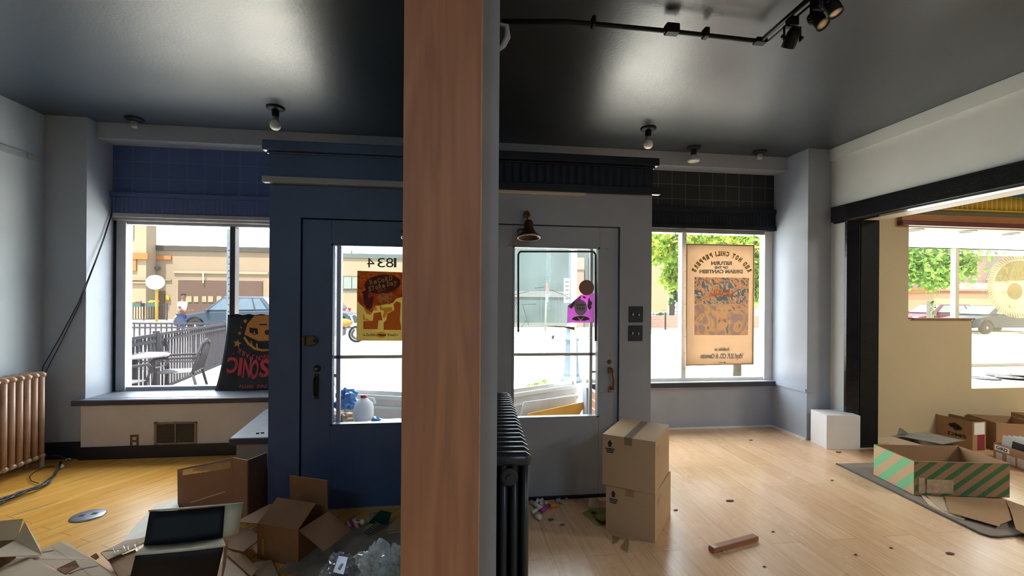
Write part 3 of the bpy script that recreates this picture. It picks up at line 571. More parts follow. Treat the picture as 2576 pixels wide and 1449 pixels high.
# ---- left wall raceway, outlet, vent, wires, cables
t = thing('cable_raceway', 'thin pale metal raceway running along the left wall', 'raceway', (XL + .012, 4.2, 2.73))
MB().box(XL, XL + .02, 3.2, 4.58, 2.70, 2.755).build('raceway_channel', mat('raceway_paint', (.30, .33, .35), rough=.35), t, world=True, bevel=.004); MB().box(XL, XL + .028, 4.52, 4.64, 2.712, 2.744).build('connector', mat('connector_grey', (.55, .53, .5), rough=.35, metal=.4), t, world=True)
def px_rect(x0, y0, x1, y1, Y, d, mb=None):
    A, B = Yp(x0, y1, Y), Yp(x1, y0, Y); mb = mb or MB(); return mb.box(A.x, B.x, Y - d, Y - .0005, A.z, B.z)
t = thing('wall_outlet', 'brown electrical outlet on the bulkhead under the left window', 'outlet', Yp(338, 1109, 4.66))
px_rect(328, 1093, 349, 1125, 4.66, .006).build('cover_plate', mat('brown_plate', (.13, .075, .05), rough=.4), t, world=True, bevel=.0015)
m = MB(); px_rect(334, 1099, 343, 1107, 4.655, .004, m); px_rect(334, 1112, 343, 1120, 4.655, .004, m); m.build('socket', mat('ivory', (.55, .48, .38), rough=.4), t, world=True)
t = thing('floor_register', 'tan framed air vent in the bulkhead under the left window', 'vent', Yp(442, 1088, 4.66))
m = MB()
for r_ in ((389, 1061, 496, 1066), (389, 1114, 496, 1119), (389, 1061, 396, 1119), (490, 1061, 496, 1119), (441, 1061, 444, 1119)): px_rect(*r_, 4.66, .012, m)
m.build('vent_frame', mat('tan_metal', (.26, .19, .13), rough=.4, metal=.2), t, world=True)
m = MB()
for k in range(18): px_rect(396, 1066 + k * 2.7, 490, 1067.3 + k * 2.7, 4.659, .008, m)
m.build('louvre_slats', mat('vent_brown', (.10, .075, .065), rough=.5), t, world=True)
px_rect(396, 1066, 490, 1114, 4.66, .001).build('dark_duct', mat('duct_dark', (.03, .025, .025)), t, world=True)
for lab, pts in (('black wire slanting down the pilaster, upper of two', [(281, 533, 5.0), (262, 595, 4.9), (240, 655, 4.78), (219, 708, 4.70), (198, 760, 4.70), (150, 850, 4.70), (108, 922, 4.69), (100, 1000, 4.66), (104, 1120, 4.64)]),
                 ('black wire slanting down the pilaster, lower of two', [(282, 536, 5.0), (263, 598, 4.9), (241, 658, 4.78), (220, 712, 4.695), (201, 765, 4.695), (150, 868, 4.69), (110, 945, 4.68), (106, 1020, 4.66), (108, 1124, 4.64)])):
    tag(MB().tube([Yp(*p) for p in pts], .0038, 6).build('hanging_wire', cordm), lab, 'wire', 'wires on the left pilaster')
t = thing('cable_bundle', 'bundle of black cables trailing across the pine floor beside the tan radiator', 'cables', Zp(60, 1235))
random.seed(3)
base = [(153, 1162), (146, 1180), (136, 1197), (118, 1214), (92, 1226), (55, 1238), (20, 1252), (-15, 1268), (-60, 1282)]
for k in range(9):
    sp = [.006, .006, .010, .018, .024, .028, .034, .04, .05]
    MB().tube([Zp(x, y, .012 + random.random() * .03) + Vector((random.uniform(-1, 1) * sp[i] * 1.3, random.uniform(-1, 1) * sp[i], 0)) for i, (x, y) in enumerate(base)], .0055, 6).build('cable', cordm if k % 4 else mat('grey_cord', (.16, .17, .19), rough=.5), t, world=True)
MB().tube([Zp(x, y, .012) for x, y in ((138, 1172), (110, 1176), (85, 1188), (74, 1200), (78, 1210), (98, 1216))], .003, 6).build('thin_loop', cordm, t, world=True)
MB().lathe([(.017, -.012), (.017, .012)], Zp(154, 1174, .02), 10, Matrix.Rotation(1.2, 4, 'Y')).build('white_cable_tie', paper, t, world=True)
t = thing('cable_adapter', 'black cable end with a white tip by the corner baseboard', 'cable', Zp(140, 1158))
MB().tube([Zp(112, 1150, .05), Zp(135, 1145, .06), Zp(158, 1150, .035), Zp(172, 1158, .018)], [.012, .016, .012, .006], 8).build('cable_body', cordm, t, world=True)
MB().tube([Zp(166, 1157, .022), Zp(177, 1154, .022)], .008, 8).build('white_tip', paper, t, world=True)
# ---- platform bench beside the entrance box
t = thing('bench', 'low grey built-in bench with a pale dusty top beside the navy wall', 'bench', (-1.5, 4.1, 0))
MB().prism([(-1.60, 3.66), (-1.268, 3.66), (-1.268, 4.64), (-1.71, 4.64)], 0, .405).build('bench_body', mat('bench_grey', (.27, .27, .24), rough=.55), t, world=True)
MB().prism([(-1.632, 3.628), (-1.266, 3.628), (-1.266, 4.645), (-1.748, 4.645)], .413, .45).build('bench_top', sill_m, t, world=True, bevel=.004)
MB().prism([(-1.637, 3.620), (-1.266, 3.620), (-1.266, 3.628), (-1.634, 3.628)], .403, .447).build('nosing', nose_m, t, world=True, bevel=.004)
for k, (x, y) in enumerate(((648, 1091), (660, 1090))):
    p = Zp(x, y, .45); tag(MB().tube([p + Vector((-.012, 0, .004)), p + Vector((.012, .003, .004))], .004, 6).build('rubber_stopper', cordm), ['small dark stopper on the bench top, nearer its outer side', 'small dark stopper on the bench top, nearer the navy wall'][k], 'stopper', 'stoppers on the bench')
# ---- ceiling fixtures
bulb_m = mat('white_bulb', (.85, .83, .80), rough=.25, var=0)
socket_m = mat('dark_socket', (.016, .016, .018), rough=.5, spec=.2)
def ceil_lamp(px, py, label, kind):
    p = Zp(px, py, ZC); t = thing('ceiling_lamp', label, 'ceiling lamp', p, 0, 'bare lamps on the black ceiling')
    MB().lathe([(.075, 0), (.075, -.012), (.055, -.022), (.03, -.026), (.01, -.028)], n=24).build('canopy', socket_m, t)
    MB().lathe([(.022, -.026), (.03, -.034), (.028, -.075), (.024, -.085)], n=16).build('socket', socket_m if kind != 'short' else mat('grey_socket', (.3, .3, .3)), t)
    if kind == 'bulb':
        MB().lathe([(.024, -.078), (.028, -.11), (.029, -.118)], n=16).build('bulb_base', mat('bulb_base', (.35, .34, .34), rough=.3), t)
        MB().lathe([(.029, -.116), (.040, -.132), (.046, -.155), (.042, -.178), (.026, -.195), (.004, -.200)], n=20).build('bulb', bulb_m, t)
    if kind == 'reflector':
        MB().lathe([(.024, -.08), (.026, -.095), (.042, -.115), (.062, -.135), (.066, -.145)], n=20).build('bulb', bulb_m, t); MB().lathe([(.066, -.144), (.055, -.156), (.02, -.162), (.003, -.162)], n=20).build('bulb_face', mat('bulb_face', (.8, .77, .66), rough=.3), t)
    return t
ceil_lamp(693, 270, 'ceiling lamp with a bare round bulb over the left room', 'bulb')
ceil_lamp(1631, 322, 'ceiling lamp with a bare round bulb over the right room', 'bulb')
ceil_lamp(1745, 371, 'ceiling lamp with a wide reflector bulb near the front beam', 'reflector')
ceil_lamp(1911, 381, 'empty lamp holder on the ceiling near the right pilaster', 'short')
ceil_lamp(338, 298, 'empty lamp holder on the ceiling in the left corner', 'short')
# ---- track lights
tz = 3.085
blackm = mat('track_black', (.007, .007, .008), rough=.5, spec=.2, var=.1)
t = thing('lighting_track', 'long black lighting track crossing the ceiling of the right room', 'track', Zp(1690, 78, tz))
path = [Zp(*p, tz) for p in ((1262, 54), (1420, 54), (1490, 60), (1690, 79), (1912, 104))]
MB().tube(path, .013, 6).build('track_rail', blackm, t, world=True)
for px, py, s in ((1690, 79, .05), (1775, 89, .018), (1492, 61, .012)):
    p = Zp(px, py, tz); MB().cbox((p.x, p.y, tz + .012), (s * 1.6, .05, .055)).build('track_connector', blackm, t, world=True, bevel=.004)
t = thing('lighting_track', 'short black lighting track with spotlights running towards the viewer', 'track', Zp(1960, 60, tz))
c0, c1 = Zp(1912, 104, tz), Zp(2075, -38, tz)
MB().tube([c0, c1], .013, 6).build('track_rail', blackm, t, world=True); d = (c1 - c0)
MB().tube([c0 + Vector((.035, .03, -.01)) + d * .12, c1 + Vector((.035, .03, -.01))], .006, 6).build('side_rod', blackm, t, world=True)
MB().cbox(tuple(c0), (.07, .05, .03)).build('corner_connector', blackm, t, world=True, bevel=.004)
def spot(px, py, label, tilt, az, ln=.105, r=.037):
    p = Zp(px, py, tz - .02); t = thing('track_spotlight', label, 'spotlight', p, az, 'spotlights on the short track')
    MB().cbox((0, 0, -.012), (.05, .05, .05)).build('track_adapter', blackm, t, bevel=.005)
    m = MB()
    for s in (-1, 1): m.cbox((s * (r + .012), 0, -.075), (.005, .014, .08))
    m.cbox((0, 0, -.038), (2 * r + .03, .014, .005)).build('yoke', blackm, t)
    Mx = Matrix.Translation((0, 0, -.095)) @ Matrix.Rotation(tilt, 4, 'X')
    m = MB(); prof = [(.012, ln * .48), (.026, ln * .42), (r * .92, ln * .2), (r, -ln * .5), (r * .9, -ln * .5), (r * .85, -ln * .42)]
    vs = m.lathe(prof, (0, 0, 0), 20, Mx).build('lamp_housing', blackm, t)
    MB().lathe([(r * .87, -ln * .45), (.003, -ln * .47)], (0, 0, 0), 20, Mx).build('lens', mat('warm_lens', (.85, .75, .52), rough=.35), t)
    m = MB()
    for s in (-1, 1): m.lathe([(.010, 0), (.010, .012)], (s * (r + .014) - (.006 if s > 0 else -.006) * 0, 0, -.095), 8, Matrix.Rotation(s * PI / 2, 4, 'Y'))
    m.build('thumb_screw', blackm, t)
    return t
spot(1993, 51, 'black track spotlight nearest the track corner, aimed away', R(40), 0)
spot(2055, 4, 'black track spotlight with its warm lens showing, second from the track corner', R(-38), R(20))
spot(2092, -34, 'black track spotlight at the top edge of the photo, pale lens', R(-20), R(35))
p = Xp(1266, 92, .135)
tag(MB().tube([p + Vector((-.02, 0, .035)), p + Vector((.01, 0, .03)), p + Vector((.012, 0, 0)), p + Vector((0, 0, -.025)), p + Vector((-.02, 0, -.045))], [.004, .007, .009, .008, .005], 8).build('cord_hook', mat('grey_hook', (.3, .31, .33), rough=.4)), 'grey curved hook on the partition wall near the ceiling', 'hook')
# ---- lamps over the doors
def gooseneck(px, label):
    c = Yp(px, 590, 3.22); t = thing('wall_lamp', label, 'wall lamp', (c.x, 3.34, c.z), 0, 'brass lamps over the shop doors')
    Mx = Matrix.Translation((0, -.12, .02)) @ Matrix.Rotation(R(-8), 4, 'X')
    MB().lathe([(.004, .085), (.026, .08), (.034, .06), (.034, .03), (.046, .005), (.062, -.02), (.082, -.032), (.082, -.042), (.076, -.038), (.04, 0)], (0, 0, 0), 22, Mx, caps=False).build('bell_shade', mat('dark_brass_shade', (.12, .07, .045), rough=.35, metal=.7, var=.2), t)
    MB().lathe([(.079, -.040), (.0835, -.040), (.0835, -.047), (.079, -.047)], (0, 0, 0), 22, Mx, caps=False).build('shade_rim', mat('pinkish_rim', (.75, .6, .55), rough=.3, metal=.5), t)
    MB().tube([(0, -.012, .17), (0, -.05, .175), (.004, -.085, .15), (0, -.112, .10)], [.012, .011, .012, .016], 10).build('arm', brass, t)
    MB().cbox((.005, -.012, .165), (.035, .022, .05)).build('bracket', brass, t, bevel=.004)
    MB().tube([(-.036, -.12, .04), (-.075, -.12, .03), (-.08, -.12, .01)], .005, 6).build('switch_key', mat('dark_bronze', (.03, .026, .022)), t)
gooseneck(1330, 'brass bell-shaded lamp on the wall over the right door')
gooseneck(1040, 'brass lamp half hidden behind the wooden post over the left door')
for lab, (x0, y0, x1, y1), tg in (('black double switch plate, upper one right of the right door', (1581.5, 771, 1617, 811), ((1592, 791), (1607, 792))), ('black double switch plate, lower one right of the right door', (1580.5, 819, 1616, 858), ((1591, 838), (1606, 839)))):
    t = thing('switch_plate', lab, 'light switch', Yp((x0 + x1) / 2, (y0 + y1) / 2, YV), 0, 'switch plates beside the right door')
    px_rect(x0, y0, x1, y1, YV, .007).build('cover_plate', mat('plate_black', (.012, .012, .02), rough=.35), t, world=True, bevel=.002)
    for x, y in tg: p = Yp(x, y, YV - .012); MB().cbox(tuple(p), (.009, .016, .018), None).build('toggle', mat('toggle_grey', (.5, .5, .52), rough=.4), t, world=True, bevel=.002)
# ---- window and door posters
pl = onY(5.035)
t = thing('plastic_poster', 'glossy black plastic poster with upside-down red lettering in the left window', 'poster', Yp(650, 988, 5.04))
def curl(u, v):
    xl = 573 - 34 * (1 - v) ** 1.7; xr = 770
    px = xl + (xr - xl) * u; py = 990 - (990 - 791) * v + (1.5 * math.sin(u * 40) if v > .98 else 0) + 2 * math.sin(u * 9) * (1 - v)
    return Yp(px, py, 5.042 - .05 * (1 - v) ** 2 - .010 * math.sin(u * 7 + v * 3) * (1 - v))
MB().grid(curl, 30, 16).build('poster_sheet', mat('black_vinyl', (.013, .013, .018), rough=.22, var=.2, scale=5, bump=.15, bscale=9), t, world=True, solid=.002)
def on_curl(px, py):
    v = (990 - py) / 199; xl = 573 - 34 * max(0, 1 - v) ** 1.7; u = (px - xl) / (770 - xl)
    return Yp(px, py, 5.042 - .05 * (1 - v) ** 2 - .010 * math.sin(u * 7 + v * 3) * (1 - v) - .004)
red_i = mat('red_ink', (.62, .035, .05), rough=.45, var=.05); or_i = mat('orange_ink', (.58, .22, .04), rough=.45, var=.08)
m = MB()
for ch, x, y, w_, h_ in (('C', 587, 900, 27, 38), ('I', 607, 902, 9, 42), ('N', 624, 905, 20, 44), ('O', 643, 907, 20, 46), ('S', 668, 906, 26, 42)): letters(m, ch, x, y, h_, on_curl, w=w_, rot=PI, bold=.03, shear=.12)
for ch, x, y, r_ in (('K', 604, 876, .45), ('R', 614, 883, .35), ('A', 624, 889, .25), ('P', 633, 893, .15), ('.', 640, 893, .1), ('N', 649, 895, .05), ('O', 658, 895, 0), ('S', 667, 894, -.05), ('R', 675, 893, -.1), ('E', 684, 891, -.15)): letters(m, ch, x, y, 12, on_curl, w=None if ch == '.' else 9, rot=PI - r_, bold=.02)
letters(m, 'WITH', 621.5, 967.5, 8.5, on_curl, w=35, rot=PI, shear=.3, bold=.02); letters(m, 'ING', 660, 968, 8.5, on_curl, w=25, rot=PI, shear=.3, bold=.02)
m.build('red_lettering', red_i, t, world=True)
m = MB()
for x, y, r_ in ((617, 808, 6.5), (606, 824, 3.2), (603, 838, 5.5), (597, 864, 11), (588, 889.5, 2.5)):
    poly(m, [(x + (r_ if k % 2 == 0 else r_ * .42) * math.sin(k * PI / 5 + .2), y - (r_ if k % 2 == 0 else r_ * .42) * math.cos(k * PI / 5 + .2)) for k in range(10)], on_curl)
poly(m, [(640, 794), (690, 792), (712, 815), (706, 845), (690, 857), (650, 858), (615, 842), (622, 815)], on_curl)
poly(m, [(612, 850), (622, 866), (640, 880), (662, 884), (690, 880), (690, 876), (662, 879), (642, 874), (627, 862), (616, 846)], on_curl)
for q in ([(630, 858), (633, 870), (636, 871), (633, 858)], [(644, 864), (645, 880), (649, 880), (648, 864)]): poly(m, q, on_curl)
m.build('orange_print', or_i, t, world=True)
on_curl2 = lambda x, y: on_curl(x, y) + Vector((0, -.0015, 0))
m = MB(); poly(m, [(627, 824), (648, 826), (650, 840), (640, 843), (628, 836)], on_curl2); poly(m, [(664, 830), (684, 830), (684, 843), (668, 842)], on_curl2); poly(m, [(652, 815), (672, 815), (671, 818), (653, 818)], on_curl2)
m.build('black_print', mat('black_vinyl', (.013, .013, .018)), t, world=True)
m = MB(); on_curl3 = lambda x, y: on_curl(x, y) + Vector((0, -.003, 0))
strip_px(m, [(636, 837), (645, 840)], .006, on_curl3, .001); strip_px(m, [(641, 832), (639, 842)], .006, on_curl3, .001); m.build('print_crosses', or_i, t, world=True)
# hanging banner in the right window (printed side out: everything reads mirrored)
t = thing('hanging_banner', 'tan music banner hanging in the right window, its writing mirrored', 'banner', Yp(1811, 920, 5.0))
def ban(u, v): return Yp(1725 + (1898 - 1725) * u - 2 * v * (u - .3), 613 + 3 * u + (306 - 3 * u - 2 * u) * v, 5.0 - .006 * math.sin(u * 8 + v * 2))
MB().grid(ban, 16, 12).build('banner_sheet', translucent('banner_tan', (.64, .50, .37), .55), t, world=True, solid=.001)
B1 = onY(4.988); B2 = onY(4.986); B3 = onY(4.984)
m = MB()
for ln in ([(1726, 615), (1897, 618)], [(1728, 614), (1726, 920)], [(1896, 617), (1893, 917)], [(1726, 919), (1893, 915)]): strip_px(m, ln, .010, B1, .001)
m.build('banner_hem', mat('brown_hem', (.30, .17, .10), rough=.6), t, world=True)
dk = mat('plum_ink', (.12, .085, .10), rough=.6); yl = mat('yellow_ink', (.70, .48, .06), rough=.6); wh = mat('cream_ink', (.82, .74, .62), rough=.6)
txt = 'RED HOT CHILI PEPPERS'; cxx, cyy, rr = 1815.5, 716, 73; words = [[MB(), MB()]]
adv = [.62 if c_ == ' ' else .42 if c_ == 'I' else 1.0 for c_ in txt]; tot = sum(adv); acc = 0
for c_, a_ in zip(txt, adv):
    ph = R(24) + (R(156) - R(24)) * (acc + a_ / 2) / tot; acc += a_
    if c_ == ' ': words.append([MB(), MB()]); continue
    ma, mc_ = words[-1]; x, y = cxx + rr * math.cos(ph), cyy - rr * math.sin(ph)
    letters(ma, c_, x, y, 10.5, B1, w=3.0 if c_ == 'I' else 7.2, mirror=True, rot=ph - PI / 2, bold=.075); letters(mc_, c_, x, y, 10, B2, w=2.2 if c_ == 'I' else 6.2, mirror=True, rot=ph - PI / 2, bold=.015)
for ma, mc_ in words: ma.build('arched_outline', dk, t, world=True); mc_.build('arched_lettering', yl, t, world=True)
for s_, x, y, w_, h_ in (('RETURN', 1815, 666, 50, 8), ('OF THE', 1815, 676, 32, 6), ('DREAM CANTEEN', 1814, 687, 107, 8), ('Available on', 1817, 882, 36, 7.5), ('Vinyl 2LP, CD, & Cassette', 1816, 901, 106, 11)):
    ma, mw = MB(), MB(); letters(ma, s_, x, y, h_, B1, w=w_ + 2, mirror=True, bold=.06); letters(mw, s_, x, y, h_ * .96, B2, w=w_, mirror=True, bold=.01)
    ma.build('lettering_outline', dk, t, world=True); mw.build('lettering', wh, t, world=True)
for s_, y, w_ in (('Return of the', 760, 50), ('Dream Canteen', 769.5, 54)):
    ma = MB(); letters(ma, s_, 1812, y, 5, B3, w=w_, mirror=True, bold=.02, shear=.25); ma.build('lettering', wh, t, world=True)
ma = MB(); poly(ma, ell(1823, 912, 2.5, 1.8, 12), B1); strip_px(ma, [(1808, 912), (1819, 912)], .006, B1, .0005); ma.build('small_emblem', mat('emblem_blue', (.08, .12, .3)), t, world=True)
def art(name, stops, scale, dist=2.0, amount=.45):
    m_ = bpy.data.materials.new(name); m_.use_nodes = True; nt = m_.node_tree; nt.nodes.remove(nt.nodes['Principled BSDF']); out = nt.nodes['Material Output']
    tc = nt.nodes.new('ShaderNodeTexCoord'); n = nt.nodes.new('ShaderNodeTexNoise'); n.inputs['Scale'].default_value = scale; n.inputs['Distortion'].default_value = dist; n.inputs['Detail'].default_value = 1.5
    nt.links.new(tc.outputs['Object'], n.inputs['Vector']); cr = nt.nodes.new('ShaderNodeValToRGB'); cr.color_ramp.interpolation = 'CONSTANT'
    while len(cr.color_ramp.elements) < len(stops): cr.color_ramp.elements.new(.5)
    for e, (p_, c_) in zip(cr.color_ramp.elements, stops): e.position = p_; e.color = (*c_, 1)
    nt.links.new(n.outputs['Fac'], cr.inputs['Fac']); d = nt.nodes.new('ShaderNodeBsdfDiffuse'); tl = nt.nodes.new('ShaderNodeBsdfTranslucent'); mx = nt.nodes.new('ShaderNodeMixShader'); mx.inputs['Fac'].default_value = amount
    nt.links.new(cr.outputs['Color'], d.inputs['Color']); nt.links.new(cr.outputs['Color'], tl.inputs['Color']); nt.links.new(d.outputs[0], mx.inputs[1]); nt.links.new(tl.outputs[0], mx.inputs[2]); nt.links.new(mx.outputs[0], out.inputs['Surface']); return m_
m = MB(); poly(m, [(1747, 697), (1884, 699), (1883, 764), (1747, 764)], B1)
m.build('abstract_print', art('blue_orange_swirl', [(0, (.20, .32, .44)), (.40, (.34, .36, .44)), (.46, (.92, .78, .60)), (.53, (.85, .42, .26)), (.59, (.92, .66, .34)), (.65, (.24, .38, .50))], 7, 3.5), t, world=True)
m = MB(); poly(m, [(1747, 764), (1883, 764), (1882, 843), (1747, 843)], B1)
m.build('abstract_print', art('sand_lilac_swirl', [(0, (.55, .48, .56)), (.42, (.72, .58, .44)), (.50, (.85, .70, .46)), (.60, (.85, .52, .38)), (.66, (.26, .38, .48))], 4, 3.0), t, world=True)
for s_, y, h_, w_ in (('RED HOT', 736, 7, 40), ('CHILI PEPPERS', 746, 8, 62)):
    m = MB(); letters(m, s_, 1815, y, h_, B3, w=w_, mirror=True, bold=.04); m.build('red_lettering', mat('red_orange_ink', (.72, .22, .10)), t, world=True)
for k, (x, y0) in enumerate(((1699, 596), (1764, 595), (1897, 602))):
    tag(MB().tube([Yp(x, y0 - 12, 5.02), Yp(x, y0, 5.0), Yp(x + 3, y0 + 6, 5.0), Yp(x - 2, y0 + 10, 5.0), Yp(x - 4, y0 + 5, 5.0)], .003, 6).build('wire_hook', steel), ['wire hook left of the window mullion over the banner', 'wire hook over the left half of the hanging banner', 'wire hook over the right corner of the hanging banner'][k], 'hook', 'hooks over the banner')
# record-day poster taped on the left door's pane (front faces the room)
yr = YV + .044; Q1, Q2, Q3, Q4 = onY(yr), onY(yr - .0012), onY(yr - .0024), onY(yr - .0036)
t = thing('paper_poster', 'orange record-shop poster with yellow lettering on the left door pane', 'poster', Yp(957, 857, yr))
m = MB(); m.sheet([Q1(896.5, 857), Q1(1018, 857.5), Q1(1020, 685), Q1(899, 681)], .001); m.build('poster_sheet', translucent('khaki_print', (.58, .48, .22), .55), t, world=True)
m = MB(); poly(m, [(899.5, 682), (1019, 686), (1018, 745), (996, 752), (988, 762), (945, 770), (935, 788), (925, 782), (913, 772), (898.5, 758)], Q2)
m.build('red_print', art('ember_swirl', [(0, (.50, .09, .045)), (.42, (.62, .15, .06)), (.56, (.74, .24, .07)), (.64, (.52, .11, .05))], 9, 2.0, .5), t, world=True)
m = MB(); poly(m, ell(962, 715, 46, 24, 26, rot=-.12), Q3); poly(m, [(912, 735), (930, 722), (925, 750), (940, 745), (936, 775), (925, 778), (916, 765)], Q3); m.build('dark_cloud_print', translucent('plum_print', (.24, .09, .11), .5), t, world=True)
m = MB()
poly(m, [(972, 805), (974, 790), (992, 780), (990, 765), (998, 758), (1008, 762), (1006, 805), (1010, 830), (965, 830), (965, 812)], Q3)      # armchair
poly(m, [(914, 808), (952, 806), (950, 828), (914, 828)], Q3)                                                          # record player box
poly(m, [(940, 788), (958, 785), (962, 806), (938, 806)], Q3); m.build('brick_red_print', translucent('brick_print', (.70, .20, .08), .5), t, world=True)
m = MB(); poly(m, [(914, 774), (934, 786), (934, 792), (922, 790)], Q4); poly(m, [(912, 804), (914, 790), (917, 791), (917, 800), (928, 803), (928, 806)], Q4); poly(m, ell(944, 777, 5, 5, 12), Q4)
poly(m, [(955, 766), (962, 775), (985, 772), (988, 782), (975, 785), (968, 800), (962, 798), (966, 782), (956, 780)], Q4); poly(m, ell(958.5, 842.5, 13, 7.2), Q4); m.build('orange_print', translucent('orange_print', (.95, .50, .10), .6), t, world=True)
m = MB(); poly(m, [(955, 737), (985, 738), (982, 766), (952, 762)], Q4); m.build('record_sleeve_print', art('sleeve_art', [(0, (.90, .75, .35)), (.5, (.75, .25, .10)), (.62, (.92, .78, .40))], 16, 2.0, .6), t, world=True)
for s_, x0, y0, x1, y1, h_ in (('ReCoRD', 930, 716, 988, 704.5, 11.5), ('SToRe Day', 927, 733, 999, 714, 11)):
    m = MB(); wtot = sum(.45 if c_ == ' ' else 1 for c_ in s_); acc = 0
    for c_ in s_:
        a_ = .45 if c_ == ' ' else 1; f_ = (acc + a_ / 2) / wtot; acc += a_
        if c_ != ' ': letters(m, c_, x0 + (x1 - x0) * f_, y0 + (y1 - y0) * f_, h_, Q4, w=(x1 - x0) / wtot * .86, rot=.2 - .12 * f_, bold=.05)
    m.build('yellow_lettering', translucent('mustard_ink', (.95, .78, .32), .6), t, world=True)
m = MB(); letters(m, '2017', 961, 733, 6.5, Q4, w=22, rot=.12, bold=.03); m.build('orange_lettering', translucent('orange_print', (.95, .50, .10), .6), t, world=True)
m = MB(); letters(m, 'Dogfish', 933, 845.5, 7, Q4, w=23, bold=.02); letters(m, 'Head', 985.5, 845.5, 7, Q4, w=19, bold=.02)
poly(m, [(947, 842.5), (956, 840.5), (968, 842), (972, 840), (970, 845), (956, 844.5)], lambda a, b: Q4(a, b) + Vector((0, -.001, 0))); poly(m, [(910, 840), (919, 843), (918, 846)], Q4); poly(m, [(1004, 840), (997, 842.5), (998, 845)], Q4); m.build('brown_lettering', mat('brown_ink', (.10, .06, .03)), t, world=True)
# stickers on the right door's pane
yk = YV + .05; K1, K2, K3, K4 = onY(yk), onY(yk - .001), onY(yk - .002), onY(yk - .003)
t = thing('window_sticker', 'pink window sticker with mirrored lettering on the right door pane', 'sticker', Yp(1461, 812, yk))
m = MB(); m.sheet([K1(1426.5, 812), K1(1495, 811), K1(1495, 737), K1(1462, 742), K1(1428, 770)], .0008); m.build('sticker_sheet', translucent('pink_film', (.80, .34, .78), .6), t, world=True)
m = MB(); poly(m, [(1428, 770), (1462, 742), (1460, 757), (1437, 777)], K2); m.build('folded_corner', mat('magenta_film', (.62, .12, .60), rough=.4), t, world=True)
m = MB(); poly(m, ell(1461, 774, 16, 20), K2); m.build('grey_print', mat('grey_print', (.42, .38, .44), rough=.6), t, world=True)
m = MB(); poly(m, ell(1461, 803, 22, 8, 20, PI, 2 * PI) + [(1483, 804), (1470, 807), (1461, 806), (1450, 807), (1439, 804)], K3); letters(m, 'KING', 1460.5, 770.5, 6.5, K4, w=21, mirror=True, bold=.03); letters(m, 'TUFF', 1461, 780, 6.5, K4, w=21, mirror=True, bold=.03)
poly(m, [(1478, 770), (1480, 752), (1483, 748), (1484, 756), (1488, 758), (1490, 765), (1486, 770), (1489, 772), (1484, 780), (1480, 776)], K3); poly(m, [(1434, 772), (1442, 760), (1447, 757), (1444, 766), (1438, 776)], K3); poly(m, ell(1470, 748, 4.5, 2.6, 12, rot=.3), K3)
m.build('brown_print', mat('sticker_brown', (.12, .07, .05), rough=.6), t, world=True)
m = MB(); poly(m, [(1452, 797), (1461, 803), (1470, 797), (1463, 806), (1458, 806)], K4); m.build('pale_print', mat('pale_print', (.75, .6, .65)), t, world=True)
m = MB(); m.add([K1(*p) for p in ell(1475.5, 723.5, 19.2, 19.2, 28)], [list(range(28))]); tag(m.build('round_sticker', mat('brown_disc', (.27, .12, .07), rough=.5), solid=.0008), 'round brown sticker above the pink sticker on the right door pane', 'sticker')
tag(MB().sheet([K1(1367, 819.5), K1(1400, 820), K1(1445, 823), K1(1445, 831), (K1(1420, 824))], .0008).build('tape_strip', mat('ochre_tape', (.42, .25, .08), rough=.4)), 'ochre strip of tape across the cracked pane of the right door', 'tape')
t = thing('hanging_tag', 'small white oval tag stuck to the right door pane', 'tag', Yp(1392, 849, yk)); m = MB(); poly(m, ell(1392, 849.5, 4.5, 6.2, 16), K1); m.build('tag_disc', paper, t, world=True); m = MB(); poly(m, ell(1392, 848.5, 1.2, 2, 10), K2); m.build('tag_slot', ink, t, world=True)
# decal on the next room's window
Wd = onY(YD + .02); Wd2 = onY(YD + .017); Wd3 = onY(YD + .014)
t = thing('record_decal', 'round translucent record-shaped shop decal on the next room window', 'decal', Yp(2564, 801, YD + .02))
m = MB(); poly(m, ell(2564, 720, 80, 81, 56), Wd); m.build('decal_disc', clear('tan_film', (.52, .49, .36), gloss=.03, haze=.55, hcol=(.74, .64, .42), hscale=2), t, world=True)
m = MB()
for k in range(72):
    a_ = k * 2 * PI / 72; poly(m, [(2564 + rr_ * math.cos(a_ + o_), 720 + rr_ * math.sin(a_ + o_)) for rr_, o_ in ((79, 0), (79, .04), (70, .09), (70, .05))], Wd2)
for r0, r1 in ((81, 79.5), (69, 68), (64, 63.3)):
    for k in range(48): a0, a1 = k * 2 * PI / 48, (k + 1) * 2 * PI / 48; poly(m, [(2564 + r0 * math.cos(a0), 720 + r0 * math.sin(a0)), (2564 + r0 * math.cos(a1), 720 + r0 * math.sin(a1)), (2564 + r1 * math.cos(a1), 720 + r1 * math.sin(a1)), (2564 + r1 * math.cos(a0), 720 + r1 * math.sin(a0))], Wd2)
m.build('decal_rim', clear('olive_film', (.72, .68, .52), gloss=.03, haze=.2, hcol=(.4, .34, .2)), t, world=True)
m = MB(); poly(m, ell(2564, 720, 63, 64, 40, PI * 1.06, PI * 1.94), Wd2); poly(m, ell(2553, 733, 19, 21, 30), Wd2); m.build('dark_fields', clear('dark_olive_film', (.70, .67, .50), gloss=.03, haze=.25, hcol=(.42, .37, .22)), t, world=True)
khl = translucent('khaki_letters', (.62, .55, .36), .5)
for s_, x, y, h_, w_ in (('NEAT', 2558, 690, 17, 66), ('NEAT NEAT', 2562, 706, 12, 100)): m = MB(); letters(m, s_, x, y, h_, Wd3, w=w_, mirror=True, bold=.02); m.build('decal_lettering', khl, t, world=True)
m = MB()
txt = 'Records & Music'; acc = 0
